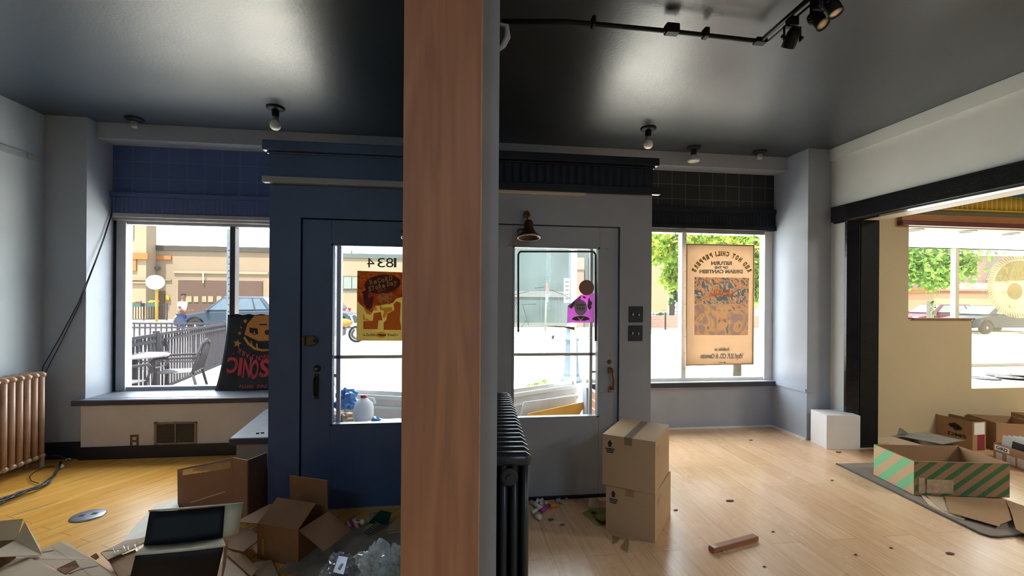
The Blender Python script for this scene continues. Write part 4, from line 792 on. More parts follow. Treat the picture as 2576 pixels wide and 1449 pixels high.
for i, c_ in enumerate(txt):
    ph = R(-38) - R(104) * (i + .5) / len(txt)
    if c_ != ' ': letters(m, c_, 2560 + 55 * math.cos(ph), 722 - 57 * math.sin(ph), 8.5, Wd3, mirror=True, rot=ph + PI / 2, bold=.02)
m.build('round_lettering', khl, t, world=True); m = MB(); poly(m, ell(2553, 733, 8, 9, 20), Wd3); m.build('label_hole', khl, t, world=True)
m = MB(); letters(m, 'RECORDS &', 2474, 864, 8, onY(YD + .02), w=50, mirror=True); tag(m.build('window_lettering', mat('grey_letters', (.3, .3, .3))), 'small mirrored grey lettering low on the next room window', 'lettering')
# ---- cartons
def sheet_thing(name, label, cat, pts, m, t=.005, group=None, plane=None): return tag(MB().sheet([p if isinstance(p, Vector) else Vector(p) for p in pts], t).build(name, m), label, cat, group)
def open_box(label, loc, rz, w, d, h, m, flaps=(), t=.006, name='cardboard_box', group=None, inner=None, closed=False):
    root = thing(name, label, 'box', loc, rz, group)
    b = MB()
    if closed: b.box(0, w, 0, d, 0, h)
    else: b.box(0, w, 0, d, 0, t).box(0, w, 0, t, t, h).box(0, w, d - t, d, t, h).box(0, t, t, d - t, t, h).box(w - t, w, t, d - t, t, h)
    b.build('box_body', m, root, bevel=.0015)
    for sd, ln, ang in flaps:
        s_, c_ = math.sin(R(ang)) * ln, math.cos(R(ang)) * ln; e = .004
        P = {'y-': [(e, 0, h), (w - e, 0, h), (w - e, -s_, h + c_), (e, -s_, h + c_)], 'y+': [(e, d, h), (w - e, d, h), (w - e, d + s_, h + c_), (e, d + s_, h + c_)],
             'x-': [(0, e, h), (0, d - e, h), (-s_, d - e, h + c_), (-s_, e, h + c_)], 'x+': [(w, e, h), (w, d - e, h), (w + s_, d - e, h + c_), (w + s_, e, h + c_)]}[sd]
        MB().sheet(P, .004).build('flap', m, root)
    return root
# stack of two shipping boxes
A = Vector((1.247, 2.664, 0)); rz = R(52)
def ship_box(label, loc, rz, w, d, h):
    r = open_box(label, loc, rz, w, d, h, mat('shipping_cardboard', (.52, .36, .22), rough=.75, var=.05, scale=4, spec=.3), closed=True, name='shipping_box', group='stacked shipping boxes')
    m = MB(); y0 = d - .05
    m.add([(-.001, y0 - .010, h - .075), (-.001, y0 + .010, h - .075), (-.001, y0 + .010, h - .055), (-.001, y0 + .017, h - .055), (-.001, y0, h - .03), (-.001, y0 - .017, h - .055), (-.001, y0 - .010, h - .055)], [(0, 1, 2, 3, 4, 5, 6)])
    for k in range(3): m.flat([(-.001, y0 - .03 + .004 * k, h - .085 - k * .011), (-.001, y0 + .028 - .003 * k, h - .085 - k * .011), (-.001, y0 + .028 - .003 * k, h - .092 - k * .011), (-.001, y0 - .03 + .004 * k, h - .092 - k * .011)])
    m.build('arrow_print', ink, r)
    m = MB()
    for k in range(5): m.flat([(.03 + .012 * k, -.001, h - .05 - .018 * k), (.14 - .01 * k, -.001, h - .05 - .018 * k), (.14 - .01 * k, -.001, h - .056 - .018 * k), (.03 + .012 * k, -.001, h - .056 - .018 * k)])
    m.build('faint_print', mat('faint_ink', (.33, .2, .12)), r)
    MB().box(0, w, d / 2 - .025, d / 2 + .025, h + .0006, h + .0016).box(-.0016, -.0006, d / 2 - .025, d / 2 + .025, h - .05, h + .0016).build('packing_tape', tape, r)
    return r
b_low = ship_box('closed shipping box at the bottom of the stack of two', A + Vector((-.004, .008, 0)), rz, .45, .315, .298)
b_top = ship_box('closed taped shipping box on top of the stack of two', A + Vector((-.008, .004, .2985)), rz + R(1.5), .455, .335, .325)
# white cube by the pilaster
r = open_box('plain white carton on the floor beside the right pilaster', (3.772, 4.19, 0), R(-9), .335, .26, .345, mat('white_carton', (.74, .73, .73), rough=.55, var=.03), closed=True, name='white_carton')
# open box in the middle of the heap
A = Zp(750, 1427); r = open_box('open brown cardboard box with raised flaps near the wooden post', (A.x, A.y, 0), R(66), .25, .285, .20, card_d, (('x-', .17, -58), ('y-', .19, 118), ('x+', .19, -2), ('y+', .16, 95)))
MB().box(-.0015, 0, .235, .25, .03, .12).build('yellow_mark', mat('yellow_mark', (.3, .2, .02)), r)
# striped box
A = Vector((3.524, 3.083, 0)); r = open_box('large open carton with diagonal green stripes on the mat', A + Vector((0, 0, .012)), R(-10), .70, .42, .262, card, name='striped_box')
gs = stripes('shaded_green_stripes', (.27, .155, .082), (.035, .12, .045), (1, 0, -1.3), 7.4, .55, phase=.2); gs2 = stripes('lit_green_stripes', (.50, .33, .18), (.18, .46, .22), (0, -1, -1.05), 5.6, .5, phase=.6)  # one print: shade put into the front face's colours, light into the side's
MB().box(.003, .697, -.0015, 0, .003, .258).build('printed_side', gs, r); MB().box(-.0015, 0, .003, .417, .003, .258).build('printed_side', gs2, r)
MB().box(.03, .075, -.004, -.0015, .02, .135).box(.09, .285, -.004, -.0015, .02, .125).build('shipping_label', mat('taped_label', (.42, .30, .2), rough=.35, var=.2, scale=20), r)
# rubber mat
t = thing('floor_mat', 'dark grey ribbed floor mat under the striped carton', 'mat', (3.75, 3.1, 0))
MB().prism([(3.515, 3.785), (4.12, 3.77), (4.0, 2.50), (3.44, 2.487), (3.40, 2.497), (3.385, 2.53)], 0, .009).build('mat_surface', stripes('ribbed_mat', (.17, .135, .105), (.27, .215, .17), (1, .1, 0), 75, .5), t, world=True, bevel=.002)
m = MB(); edge = [(3.515, 3.79), (3.38, 2.53), (3.40, 2.49), (3.44, 2.48), (4.0, 2.494)]
m.tube([(x, y, .006) for x, y in edge], .007, 6).build('mat_edge', mat('mat_edge', (.04, .035, .03), rough=.6), t, world=True)
# record boxes beyond the opening
def box_tops(label, L, N, z, d, m, name='cardboard_box', group=None, zb=0):
    l, n_ = Zp(*L, z), Zp(*N, z); v = n_ - l; return open_box(label, (l.x, l.y, zb), math.atan2(v.y, v.x), v.length, d, z - zb, m, name=name, group=group), v.length
rb, wd = box_tops('open tan box heaped with dark record sleeves by the black jamb', (2236, 1096), (2350, 1127), .20, .30, card_l, 'record_box')
Lz = lambda px, py, z: Zp(px, py, z)
slv = mat('dark_sleeve', (.10, .105, .105), rough=.28, var=.15)
for k, dz in enumerate((.222, .232, .242, .252)):
    o = 3 * (1.5 - k)
    sheet_thing('record_sleeve', ['dark record sleeve at the bottom of the pile on the tan box', 'dark record sleeve second from the bottom on the tan box', 'dark record sleeve second from the top on the tan box', 'glossy dark record sleeve on top of the tan box'][k], 'record sleeve', [Lz(2256 + o, 1094, dz), Lz(2366 - o, 1118 - k * .5, dz), Lz(2424 + o, 1108, dz), Lz(2326, 1086, dz)], slv if k != 3 else mat('grey_sleeve', (.2, .21, .2), rough=.22, var=.2, scale=8), .005, 'record sleeves on the tan box')
sheet_thing('record_sleeve', 'upturned black record sleeve corner behind the tan box pile', 'record sleeve', [Lz(2257, 1094, .258), Lz(2262, 1077, .272), Lz(2268, 1079, .276), Lz(2286, 1092, .262)], slv, .003)
DM, wd = box_tops('tall brown box printed DMS with a dark cloud emblem', (2344, 1039), (2447, 1062), .29, .17, card, 'record_box')
m = MB(); 
for cx_, cz_, r_ in ((.27, .225, .03), (.31, .232, .034), (.345, .225, .028), (.365, .212, .03), (.33, .205, .032)): m.flat([(wd * .72 * (cx_ / .33) * .86 + r_ * math.cos(a_ * PI / 10), -.001, cz_ - .015 + r_ * .75 * math.sin(a_ * PI / 10)) for a_ in range(20)])
m.build('emblem_print', ink, DM)
def face_letters(mb, s_, x, z, h_, w_, y=-.0015, sx=1):
    letters(mb, s_, 0, 0, h_, lambda a, b: Vector((x + a * sx, y, z - b)), w=w_, bold=.03)
m = MB(); face_letters(m, 'DMS', wd * .64, .105, .033, .17); m.build('lettering', ink, DM)
MB().box(wd, wd + .0015, .02, .15, .16, .28).build('paper_label', paper, DM); MB().box(wd, wd + .0015, .06, .15, .0, .16).build('red_label', mat('dark_red', (.22, .02, .03)), DM)
box_tops('open brown box right of the box printed DMS', (2433, 1041), (2506, 1064), .285, .40, card, 'record_box')
GB, wd = box_tops('box packed with white record sleeves, a label reading GIRD', (2499, 1113), (2605, 1147), .165, .34, card, 'record_box')
MB().box(.015, .155, -.002, 0, .105, .152).build('name_label', paper, GB); m = MB(); face_letters(m, 'GIRD', .085, .115, .028, .11, -.003); m.build('lettering', ink, GB)
MB().box(.03, .09, -.002, 0, .02, .085).box(.13, .21, -.002, 0, .01, .09).box(.23, .36, -.002, 0, .01, .095).build('shipping_label', mat('pale_label', (.55, .5, .47), rough=.4, var=.15, scale=30), GB)
Mg = GB.matrix_basis
for k in range(7):
    y = .035 + k * .042
    sheet_thing('record_sleeve', ['front white record sleeve in the box labelled GIRD', 'second white record sleeve in the box labelled GIRD', 'third white record sleeve in the box labelled GIRD', 'fourth white record sleeve in the box labelled GIRD', 'fifth white record sleeve in the box labelled GIRD', 'sixth white record sleeve in the box labelled GIRD', 'rearmost white record sleeve in the box labelled GIRD'][k], 'record sleeve',
                [Mg @ Vector(p) for p in ((.02 + .004 * k, y, .01), (.33, y, .01), (.33, y + .03, .245), (.02 + .004 * k, y + .03, .245))], paper if k else mat('pale_sleeve', (.62, .60, .57), rough=.5), .003, 'record sleeves in the box labelled GIRD')
tag(MB().sheet([Mg @ Vector(p) for p in ((.12, .046, .13), (.27, .046, .13), (.27, .058, .215), (.12, .058, .215))], .001).build('sleeve_sticker', mat('black_yellow', (.02, .02, .025), rough=.4)), 'black sticker with a yellow bar on the front white record sleeve', 'sticker')
B4, wd = box_tops('brown box in the far corner under the display window', (2543, 1036), (2640, 1062), .31, .2, card, 'record_box')
q = B4.matrix_basis
sheet_thing('paper_envelope', 'orange envelope sticking up from the far corner box', 'envelope', [q @ Vector(p) for p in ((.10, .05, .02), (.33, .05, .02), (.33, .09, .42), (.06, .09, .42))], mat('orange_paper', (.70, .33, .04), rough=.5), .003)
# cardboard sheets beside the striped box
sheet_thing('cardboard_sheet', 'pale cardboard sheet at the bottom of the pile in front of the striped carton', 'cardboard', [Zp(2317, 1246, .014), Zp(2338, 1270, .014), Zp(2392, 1297, .014), Zp(2425, 1307, .014), Zp(2480, 1262, .014)], mat('cream_card', (.62, .47, .30), rough=.75), .004, 'cardboard sheets by the striped carton')
sheet_thing('cardboard_sheet', 'narrow middle cardboard sheet in front of the striped carton', 'cardboard', [Zp(2330, 1246, .021), Zp(2375, 1284, .021), Zp(2418, 1300, .021), Zp(2470, 1262, .021)], card_l, .004, 'cardboard sheets by the striped carton')
sheet_thing('cardboard_sheet', 'large top cardboard sheet in front of the striped carton', 'cardboard', [Zp(2376, 1248, .03), Zp(2390, 1289, .03), Zp(2514, 1324, .03), Zp(2516, 1319, .03), Zp(2545, 1307, .03), Zp(2532, 1257, .03)], card, .004, 'cardboard sheets by the striped carton')
sheet_thing('cardboard_sheet', 'cardboard sheet cut off by the right edge of the photo', 'cardboard', [Zp(2534, 1258, .038), Zp(2556, 1331, .038), Zp(2640, 1372, .038), Zp(2660, 1330, .038), Zp(2575, 1272, .038)], card, .004, 'cardboard sheets by the striped carton')
# wood stick
a, b = Vector((1.535, 2.515, 0)), Vector((1.893, 2.615, 0)); d = b - a
t = thing('wood_offcut', 'short stained piece of wood lying on the laminate floor', 'wood offcut', tuple(a), math.atan2(d.y, d.x))
MB().box(0, d.length, 0, .042, .002, .032).build('stick', mat('stained_wood', (.30, .12, .055), rough=.5, var=.2, scale=8, stretch=(1, 8, 8)), t, bevel=.002)
MB().box(.004, .036, .002, .040, .032, .0335).build('bare_patch', mat('bare_wood', (.62, .45, .35)), t)
MB().tube([(.05, -.004, .01), (.06, -.02, .008), (.075, -.02, .006)], .003, 6).build('bent_nail', steel, t)
# debris by the right door
def tubep(name, label, cat, px0, px1, r, m, grp=None, z=None):
    z = z or r; return tag(MB().tube([Zp(*px0, z), Zp(*px1, z)], r, 10).build(name, m), label, cat, grp)
tubes = [((1336, 1262), (1362, 1279), .016, 'white plastic tube lying longest against the black radiator'), ((1346, 1296), (1360, 1303), .017, 'white plastic tube nearest the viewer by the radiator'), ((1350, 1263), (1353, 1256), .012, 'short white tube standing back against the door, leftmost'), ((1358, 1262), (1364, 1256), .012, 'short white tube behind the purple tube'), ((1360, 1268), (1363, 1264), .010, 'stub of white tube behind the purple tube'), ((1371, 1266), (1376, 1265), .012, 'white stub right of the purple tube'), ((1338, 1289), (1352, 1281), .012, 'white tube lying under the long tube')]
for p0, p1, r_, lab in tubes: tubep('plastic_tube', lab, 'tube', p0, p1, r_, chalk, 'white tubes by the radiator', r_ + .001)
tubep('plastic_tube', 'purple plastic tube on the floor by the right door', 'tube', (1362, 1286), (1380, 1271), .014, mat('purple_plastic', (.38, .05, .34), rough=.35))
tubep('plastic_tube', 'orange plastic tube on the floor by the right door', 'tube', (1384, 1273), (1402, 1270), .014, mat('orange_plastic', (.75, .28, .03), rough=.4))
for pts, lab in (([(1398, 1254), (1409, 1252), (1410, 1260), (1399, 1263)], 'square paper scrap on the floor against the right door'), ([(1405, 1264), (1413, 1259), (1419, 1262), (1412, 1267)], 'small folded paper scrap in front of the square one'), ([(1420, 1254), (1425, 1252), (1431, 1255), (1424, 1257)], 'white paper scrap at the right end of the scraps by the door')):
    sheet_thing('paper_scrap', lab, 'paper scrap', [Zp(*p, .006 + .004 * (i % 2)) for i, p in enumerate(pts)], mat('grey_paper', (.45, .44, .38), rough=.7), .001, 'paper scraps by the right door')
shard = clear('greenish_glass', (.93, .95, .80), gloss=.10, haze=.30, hcol=(.60, .60, .20))
sheet_thing('plastic_sheet', 'yellow-green clear plastic sheet beside the stacked boxes', 'plastic sheet', [Zp(1464, 1290, .004), Zp(1505, 1324, .004), Zp(1530, 1318, .004), Zp(1532, 1275, .004), Zp(1492, 1278, .004)], shard, .003)
sheet_thing('plastic_sheet', 'crumpled yellow-green wrapper on the clear sheet', 'wrapper', [Zp(1496, 1301, .012), Zp(1512, 1311, .02), Zp(1530, 1308, .012), Zp(1532, 1292, .02), Zp(1508, 1293, .01)], mat('olive_wrap', (.32, .31, .05), rough=.4, var=.4, scale=30), .002)
t = thing('card_stand', 'small white card on a short post beside the stacked boxes', 'card stand', Zp(1494, 1290))
z0 = Zp(1494, 1290); MB().tube([z0, (z0.x, z0.y, .035)], .008, 8).build('post', steel, t, world=True); MB().lathe([(.02, 0), (.016, .006)], z0, 12).build('base', cordm, t, world=True)
MB().sheet([Yp(1481, 1274, z0.y), Yp(1507, 1273, z0.y), Yp(1508, 1266, z0.y + .01), Yp(1505, 1254, z0.y + .02), Yp(1483, 1253, z0.y + .02)], .004).build('card_plate', mat('cream_card2', (.62, .60, .45), rough=.5), t, world=True)
for pts, lab in (([(1541, 1346), (1540, 1367), (1552, 1365), (1562, 1352)], 'glass shard at the foot of the boxes, left one'), ([(1561, 1377), (1579, 1390), (1583, 1362), (1577, 1354)], 'glass shard at the foot of the boxes, right one')):
    sheet_thing('glass_shard', lab, 'glass shard', [Zp(*p, .004) for p in pts], clear('shard_glass', (.97, .985, .96), gloss=.10), .003, 'glass shards by the boxes')
chips = [(1889, 1107, 'brown fleck on the laminate below the poster window', .02), (2093, 1208, 'dark fleck on the laminate left of the mat', .014), (2109, 1137, 'dark chip on the laminate in front of the white carton', .028), (1836, 1259, 'pale streak chip on the laminate between boxes and mat', .03), (1386, 1307, 'bark chip on the floor near the white tubes', .022), (1415, 1320, 'dark crumb on the floor near the clear sheet', .016), (2390, 1392, 'dark flake on the laminate below the mat corner', .026), (2241, 1378, 'dark crumb on the laminate in the foreground', .012), (2152, 1395, 'small crumb on the laminate nearest the viewer', .010), (1945, 1337, 'crumb on the laminate right of the wood offcut', .010), (1923, 1425, 'crumb on the laminate in front of the wood offcut', .010), (1700, 1283, 'dark crumbs on the laminate right of the stacked boxes', .016)]
for px, py, lab, s_ in chips:
    p = Zp(px, py, .003); tag(MB().blob(p, (s_, s_ * .6, .0028), px, .5, 9, 5).build('floor_chip', mat('chip_brown', (.11, .06, .04), rough=.8)), lab, 'chip', 'chips on the laminate floor')
# ---- heap of packaging on the left
t = thing('floor_outlet', 'round steel outlet cover set in the pine floor', 'floor outlet', Zp(222, 1298))
MB().lathe([(.098, 0), (.096, .006), (.086, .009), (.02, .010), (.003, .010)], n=30).build('cover_plate', mat('dull_steel', (.30, .32, .36), rough=.35, metal=.6), t)
for s_ in (-1, 1): MB().cbox((s_ * .03, s_ * .012, .0105), (.03, .026, .002), Matrix.Identity(4)).build('socket_hole', ink, t)
brn = mat('reddish_cardboard', (.27, .14, .085), rough=.75, var=.07, scale=4, spec=.3)
def upright(bot, top):
    b = [Zp(*p) for p in bot]; tt = [Yp(top[i][0], top[i][1], b[i].y) for i in range(len(b))]; return b, tt
t = thing('folded_carton', 'tall unfolded cardboard carton standing against the navy wall', 'carton', Zp(588, 1300))
b, tt = upright([(447, 1277), (588, 1300), (622, 1320), (677, 1276)], [(446, 1181), (587, 1151), (622, 1158), (671, 1139)])
for i in range(3): MB().sheet([b[i] + Vector((0, 0, .001)), b[i + 1] + Vector((0, 0, .001)), tt[i + 1], tt[i]], .006).build('carton_panel', brn, t, world=True)
def onq(i, u, v, o=.006): return (b[i] * (1 - u) + b[i + 1] * u) * (1 - v) + (tt[i] * (1 - u) + tt[i + 1] * u) * v + Vector((0, -o, 0))
MB().grid(lambda u, v: onq(0, .12 + .85 * u, .84 + .13 * v, .016 + .006 * noise.noise(Vector((u * 6, v * 5, 1)))), 14, 3).build('packing_tape', tape, t, world=True)
MB().sheet([onq(0, .25, .16), onq(0, .86, .42), onq(0, .86, .44), onq(0, .25, .19)], .001).build('torn_edge', mat('torn_paper', (.55, .42, .33), rough=.8), t, world=True)
inb = mat('black_lining', (.010, .010, .016), rough=.5, spec=.25, var=.2, scale=4)
wcard = mat('white_board', (.64, .57, .43), rough=.5, var=.06)
t = thing('folded_mailer', 'black-lined white cardboard tray, upper step of the pair on the heap', 'carton', Zp(470, 1400))
def bent(p00, p10, p11, p01, sag, n=10):
    P = [Yp(*p) for p in (p00, p10, p11, p01)]
    return lambda u, v: (P[0] * (1 - u) + P[1] * u) * (1 - v) + (P[3] * (1 - u) + P[2] * u) * v + Vector((0, -.0, -sag * 4 * u * (1 - u)))
MB().grid(bent((362, 1374, 2.42), (560, 1353, 2.45), (566, 1273, 2.52), (377, 1287, 2.50), .004), 10, 4).build('black_lining_panel', inb, t, world=True, solid=.006)
MB().grid(bent((560, 1352, 2.452), (600, 1343, 2.49), (612, 1266, 2.55), (566, 1272, 2.522), 0), 2, 4).build('white_end_flap', wcard, t, world=True, solid=.004)
MB().tube([Yp(374, 1285, 2.503), Yp(470, 1278, 2.51), Yp(612, 1266, 2.552)], .0045, 6).build('white_edge', wcard, t, world=True)
MB().grid(bent((338, 1394, 2.28), (567, 1372, 2.30), (560, 1353, 2.449), (362, 1374, 2.419), .006), 10, 2).build('white_ledge', wcard, t, world=True, solid=.005)
t = thing('folded_mailer', 'black-lined white cardboard tray, lower step of the pair on the heap', 'carton', Zp(440, 1449))
MB().grid(bent((318, 1492, 2.30), (541, 1472, 2.315), (562, 1377, 2.292), (341, 1398, 2.272), .002), 10, 4).build('black_lining_panel', inb, t, world=True, solid=.005)
MB().tube([Yp(338, 1395, 2.270), Yp(450, 1385, 2.276), Yp(566, 1373, 2.288)], .005, 6).build('white_edge', wcard, t, world=True)
MB().sheet([Yp(564, 1376, 2.295), Yp(572, 1358, 2.38), Yp(566, 1420, 2.38), Yp(556, 1462, 2.315)], .004).build('brown_end', card_d, t, world=True)
flat_sheets = [
    ('wide flattened tan carton along the bottom left of the photo', [(-60, 1415), (0, 1406), (83, 1391), (128, 1374), (150, 1364), (172, 1368), (232, 1409), (292, 1449), (330, 1490), (-60, 1500)], .085, card_l, 'flattened_carton'),
    ('second flattened tan carton with a cut slot, lying on the wide one', [(-60, 1465), (0, 1441), (35, 1417), (68, 1404), (90, 1412), (130, 1430), (185, 1452), (240, 1490), (-60, 1510)], .10, card_l, 'flattened_carton'),
    ('pale carton sheet leaning behind the black-lined trays', [(300, 1372), (345, 1318), (392, 1272), (445, 1258), (452, 1282), (410, 1310), (372, 1350)], .02, wcard, 'cardboard_sheet'),
    ('taped cardboard flap left of the black-lined trays', [(253, 1392), (262, 1388), (314, 1362), (376, 1352), (370, 1362), (336, 1380), (270, 1410)], .07, card_l, 'cardboard_sheet'),
    ('brown cardboard piece under the taped flap', [(262, 1394), (272, 1412), (340, 1385), (360, 1400), (330, 1449), (300, 1455)], .045, card, 'cardboard_sheet'),
    ('cardboard sheet pointing right beside the black-lined trays', [(566, 1352), (598, 1328), (633, 1334), (657, 1356), (612, 1390), (572, 1380)], .06, card, 'cardboard_sheet'),
    ('long cardboard strip right of the black-lined trays', [(572, 1374), (590, 1372), (650, 1434), (632, 1452), (572, 1398)], .05, card, 'cardboard_sheet'),
    ('cardboard sheet at the bottom edge right of the trays', [(552, 1424), (571, 1392), (600, 1420), (640, 1470), (530, 1490)], .04, card_l, 'cardboard_sheet'),
    ('small cardboard sheet in front of the open brown box', [(628, 1420), (682, 1410), (700, 1449), (650, 1462)], .012, card_l, 'cardboard_sheet'),
    ('long cardboard strip between the trays and the open box', [(632, 1333), (664, 1315), (690, 1296), (735, 1268), (745, 1262), (700, 1300), (640, 1345)], .02, brn, 'cardboard_sheet')]
for lab, pts, z, m_, nm in flat_sheets:
    sheet_thing(nm, lab, 'cardboard', [Zp(*p, z + .004 * math.sin(i * 2.1)) for i, p in enumerate(pts)], m_, .005, 'flattened cardboard in the heap')
crease = mat('crease_line_brown', (.20, .13, .08), rough=.9)  # dark brown strips drawn along the cut and fold lines
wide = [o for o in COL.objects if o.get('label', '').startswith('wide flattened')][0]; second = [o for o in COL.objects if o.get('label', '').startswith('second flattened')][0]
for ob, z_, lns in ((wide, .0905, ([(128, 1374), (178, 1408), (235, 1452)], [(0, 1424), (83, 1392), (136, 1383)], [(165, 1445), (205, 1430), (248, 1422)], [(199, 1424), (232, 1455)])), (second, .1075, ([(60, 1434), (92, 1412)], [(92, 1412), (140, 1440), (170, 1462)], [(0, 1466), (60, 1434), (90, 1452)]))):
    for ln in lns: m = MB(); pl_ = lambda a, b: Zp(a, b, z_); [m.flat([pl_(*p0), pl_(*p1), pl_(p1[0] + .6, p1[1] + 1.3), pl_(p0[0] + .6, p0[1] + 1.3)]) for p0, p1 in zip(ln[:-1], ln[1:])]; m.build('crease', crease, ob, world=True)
sheet_thing('cardboard_scrap', 'brown folded flap standing up from the flattened cartons', 'cardboard', [Zp(143, 1430, .108), Zp(163, 1443, .108), Zp(199, 1424, .115), Zp(189, 1409, .125)], card_d, .004)
sheet_thing('cardboard_scrap', 'small grey scrap above the flattened cartons', 'cardboard', [Zp(228, 1401, .09), Zp(243, 1392, .10), Zp(250, 1402, .10), Zp(241, 1409, .09)], card_d, .004)
MBt = MB().grid(lambda u, v: Zp(276 + 70 * u + 10 * v, 1384 - 16 * u + 12 * v - 6 * math.sin(u * 14 + v * 5), .09 + .01 * math.sin(u * 17)), 16, 4)
tag(MBt.build('packing_tape', tape), 'strip of crinkled clear tape on the taped flap', 'tape')
t = thing('printed_carton', 'small opened printed carton in the bottom left corner', 'box', Zp(10, 1400))
c0 = Zp(40, 1358, .19); ww, dd = .42, .17
MB().box(c0.x - ww, c0.x, c0.y - dd, c0.y - dd + .006, 0, .10).box(c0.x - ww, c0.x, c0.y - .006, c0.y, 0, .19).box(c0.x - .006, c0.x, c0.y - dd, c0.y, 0, .19).box(c0.x - ww, c0.x - ww + .006, c0.y - dd, c0.y, 0, .19).box(c0.x - ww, c0.x, c0.y - dd, c0.y, 0, .006).build('carton_body', card_d, t, world=True)
pr = mat('buff_print_board', (.58, .44, .28), rough=.6, var=.08)
MB().sheet([(c0.x - ww, c0.y, .19), (c0.x, c0.y, .19), Yp(57, 1305, c0.y + .05), Yp(57, 1305, c0.y + .05) + Vector((-ww, 0, -.02))], .004).build('back_flap', pr, t, world=True)
MB().sheet([c0, Vector((c0.x, c0.y - dd, .19)), Zp(106, 1396, .10), Zp(100, 1372, .12), Zp(62, 1312, .26)], .004).build('side_flap', pr, t, world=True)
m = MB(); F = lambda px, py: Zp(px, py, .215 - .0011 * (px - 62) - .0006 * (py - 1312))
tag_m = mat('grey_print', (.42, .38, .44))
q0, q1, q2 = c0 * .55 + Zp(62, 1312, .26) * .1 + Zp(100, 1372, .12) * .35, None, None
t2 = MB()
for k in range(4): 
    f0 = .25 + k * .14
    a_ = c0.lerp(Zp(62, 1312, .26), .25).lerp(Zp(100, 1372, .12), f0); b_ = c0.lerp(Zp(62, 1312, .26), .7).lerp(Zp(100, 1372, .12), f0); n_ = Vector((.3, -.3, .9)) * .004
    t2.flat([a_ + n_, b_ + n_, b_ + n_ + (Zp(100, 1372, .12) - c0) * .04, a_ + n_ + (Zp(100, 1372, .12) - c0) * .04])
t2.build('faint_print', mat('grey_green_ink', (.30, .30, .22)), t, world=True)
# plastics by the post
def filmy(name, tint, haze, hcol, gloss=.12): return clear(name, tint, gloss=gloss, rough=.12, haze=haze, hcol=hcol, hscale=18, hstretch=(1, 1, 1))
def bubble():
    m = bpy.data.materials.new('bubble_wrap_film'); m.use_nodes = True; nt = m.node_tree; b = nt.nodes['Principled BSDF']
    b.inputs['Base Color'].default_value = (.30, .28, .25, 1); b.inputs['Roughness'].default_value = .28; b.inputs['Alpha'].default_value = .72
    tc = nt.nodes.new('ShaderNodeTexCoord'); v = nt.nodes.new('ShaderNodeTexVoronoi'); v.inputs['Scale'].default_value = 95; v.inputs['Randomness'].default_value = .3; nt.links.new(tc.outputs['Object'], v.inputs['Vector'])
    bp = nt.nodes.new('ShaderNodeBump'); bp.inputs['Strength'].default_value = .7; bp.inputs['Distance'].default_value = .006; bp.invert = True; nt.links.new(v.outputs['Distance'], bp.inputs['Height']); nt.links.new(bp.outputs['Normal'], b.inputs['Normal']); return m
q = [Zp(690, 1452), Zp(1040, 1490), Zp(1040, 1318), Zp(815, 1350)]
def wrap(u, v):
    p = (q[0] * (1 - u) + q[1] * u) * (1 - v) + (q[3] * (1 - u) + q[2] * u) * v
    return p + Vector((0, 0, .022 + .05 * max(0, noise.noise(Vector((u * 3.2, v * 3.2, 2)))) + .018 * abs(noise.noise(Vector((u * 8, v * 8, 5))))))
tag(MB().grid(wrap, 36, 30).build('bubble_wrap', bubble()), 'wide grey sheet of bubble wrap on the floor beside the wooden post', 'bubble wrap')
def crumple(c, r, seed, n=40, m=26, sm=False):
    mb = MB(); vs = []; fs = []; c = Vector(c)
    for i in range(m + 1):
        for j in range(n):
            a = PI * i / m; t_ = 2 * PI * j / n; d = Vector((math.sin(a) * math.cos(t_), math.sin(a) * math.sin(t_), math.cos(a)))
            k = 1 + .55 * noise.noise(d * 1.7 + Vector((seed, 0, 0))) - .22 * abs(noise.noise(d * 4.5 + Vector((0, seed, 0)))) * 2 + .10 * abs(noise.noise(d * 9 + Vector((seed, seed, 0))))
            p = c + Vector((d.x * r[0], d.y * r[1], d.z * r[2])) * k; p.z = max(p.z, .05 + .01 * (j % 3)); vs.append(p)
    for i in range(m):
        for j in range(n): fs.append((i * n + j, (i + 1) * n + j, (i + 1) * n + (j + 1) % n, i * n + (j + 1) % n))
    return mb.add(vs, fs, sm)
p = Zp(938, 1444, .10); tag(crumple(p, (.105, .09, .14), 3.0).build('plastic_bag', filmy('clear_bag_film', (.90, .94, .96), .60, (.80, .86, .90), .13)), 'crumpled clear plastic bag at the foot of the wooden post', 'plastic bag')
p = Zp(1012, 1436, .10); tag(crumple(p, (.085, .11, .13), 8.0).build('plastic_bag', filmy('clear_bag_film', (.86, .90, .92), .42, (.72, .80, .84))), 'clear plastic bag half hidden behind the wooden post', 'plastic bag')
t = thing('plastic_mailer', 'clear plastic packet with a pale blue label left of the crumpled bag', 'packet', Zp(865, 1430))
p = Zp(858, 1432, .09); crumple(p, (.085, .08, .07), 5.0).build('packet_film', filmy('packet_film', (.8, .82, .9), .45, (.5, .52, .62)), t, world=True)
L_ = [Zp(x, y, .165) for x, y in ((838, 1440), (852, 1399), (875, 1403), (864, 1446))]
MB().sheet(L_, .002).build('blue_label', mat('pale_blue_label', (.30, .36, .58), rough=.35, var=.1), t, world=True)
L_ = [Zp(x, y, .168) for x, y in ((850, 1430), (859, 1417), (864, 1419), (856, 1433))]; MB().sheet(L_, .001).build('label_print', mat('navy_ink', (.03, .04, .12)), t, world=True)
sheet_thing('paper_leaflet', 'red and white striped leaflet between the open box and the post', 'leaflet', [Zp(862, 1322, .03), Zp(905, 1328, .02), Zp(915, 1312, .03), Zp(882, 1305, .04)], stripes('red_white', (.62, .58, .56), (.32, .03, .04), (1, .5, 0), 22, .5), .002)
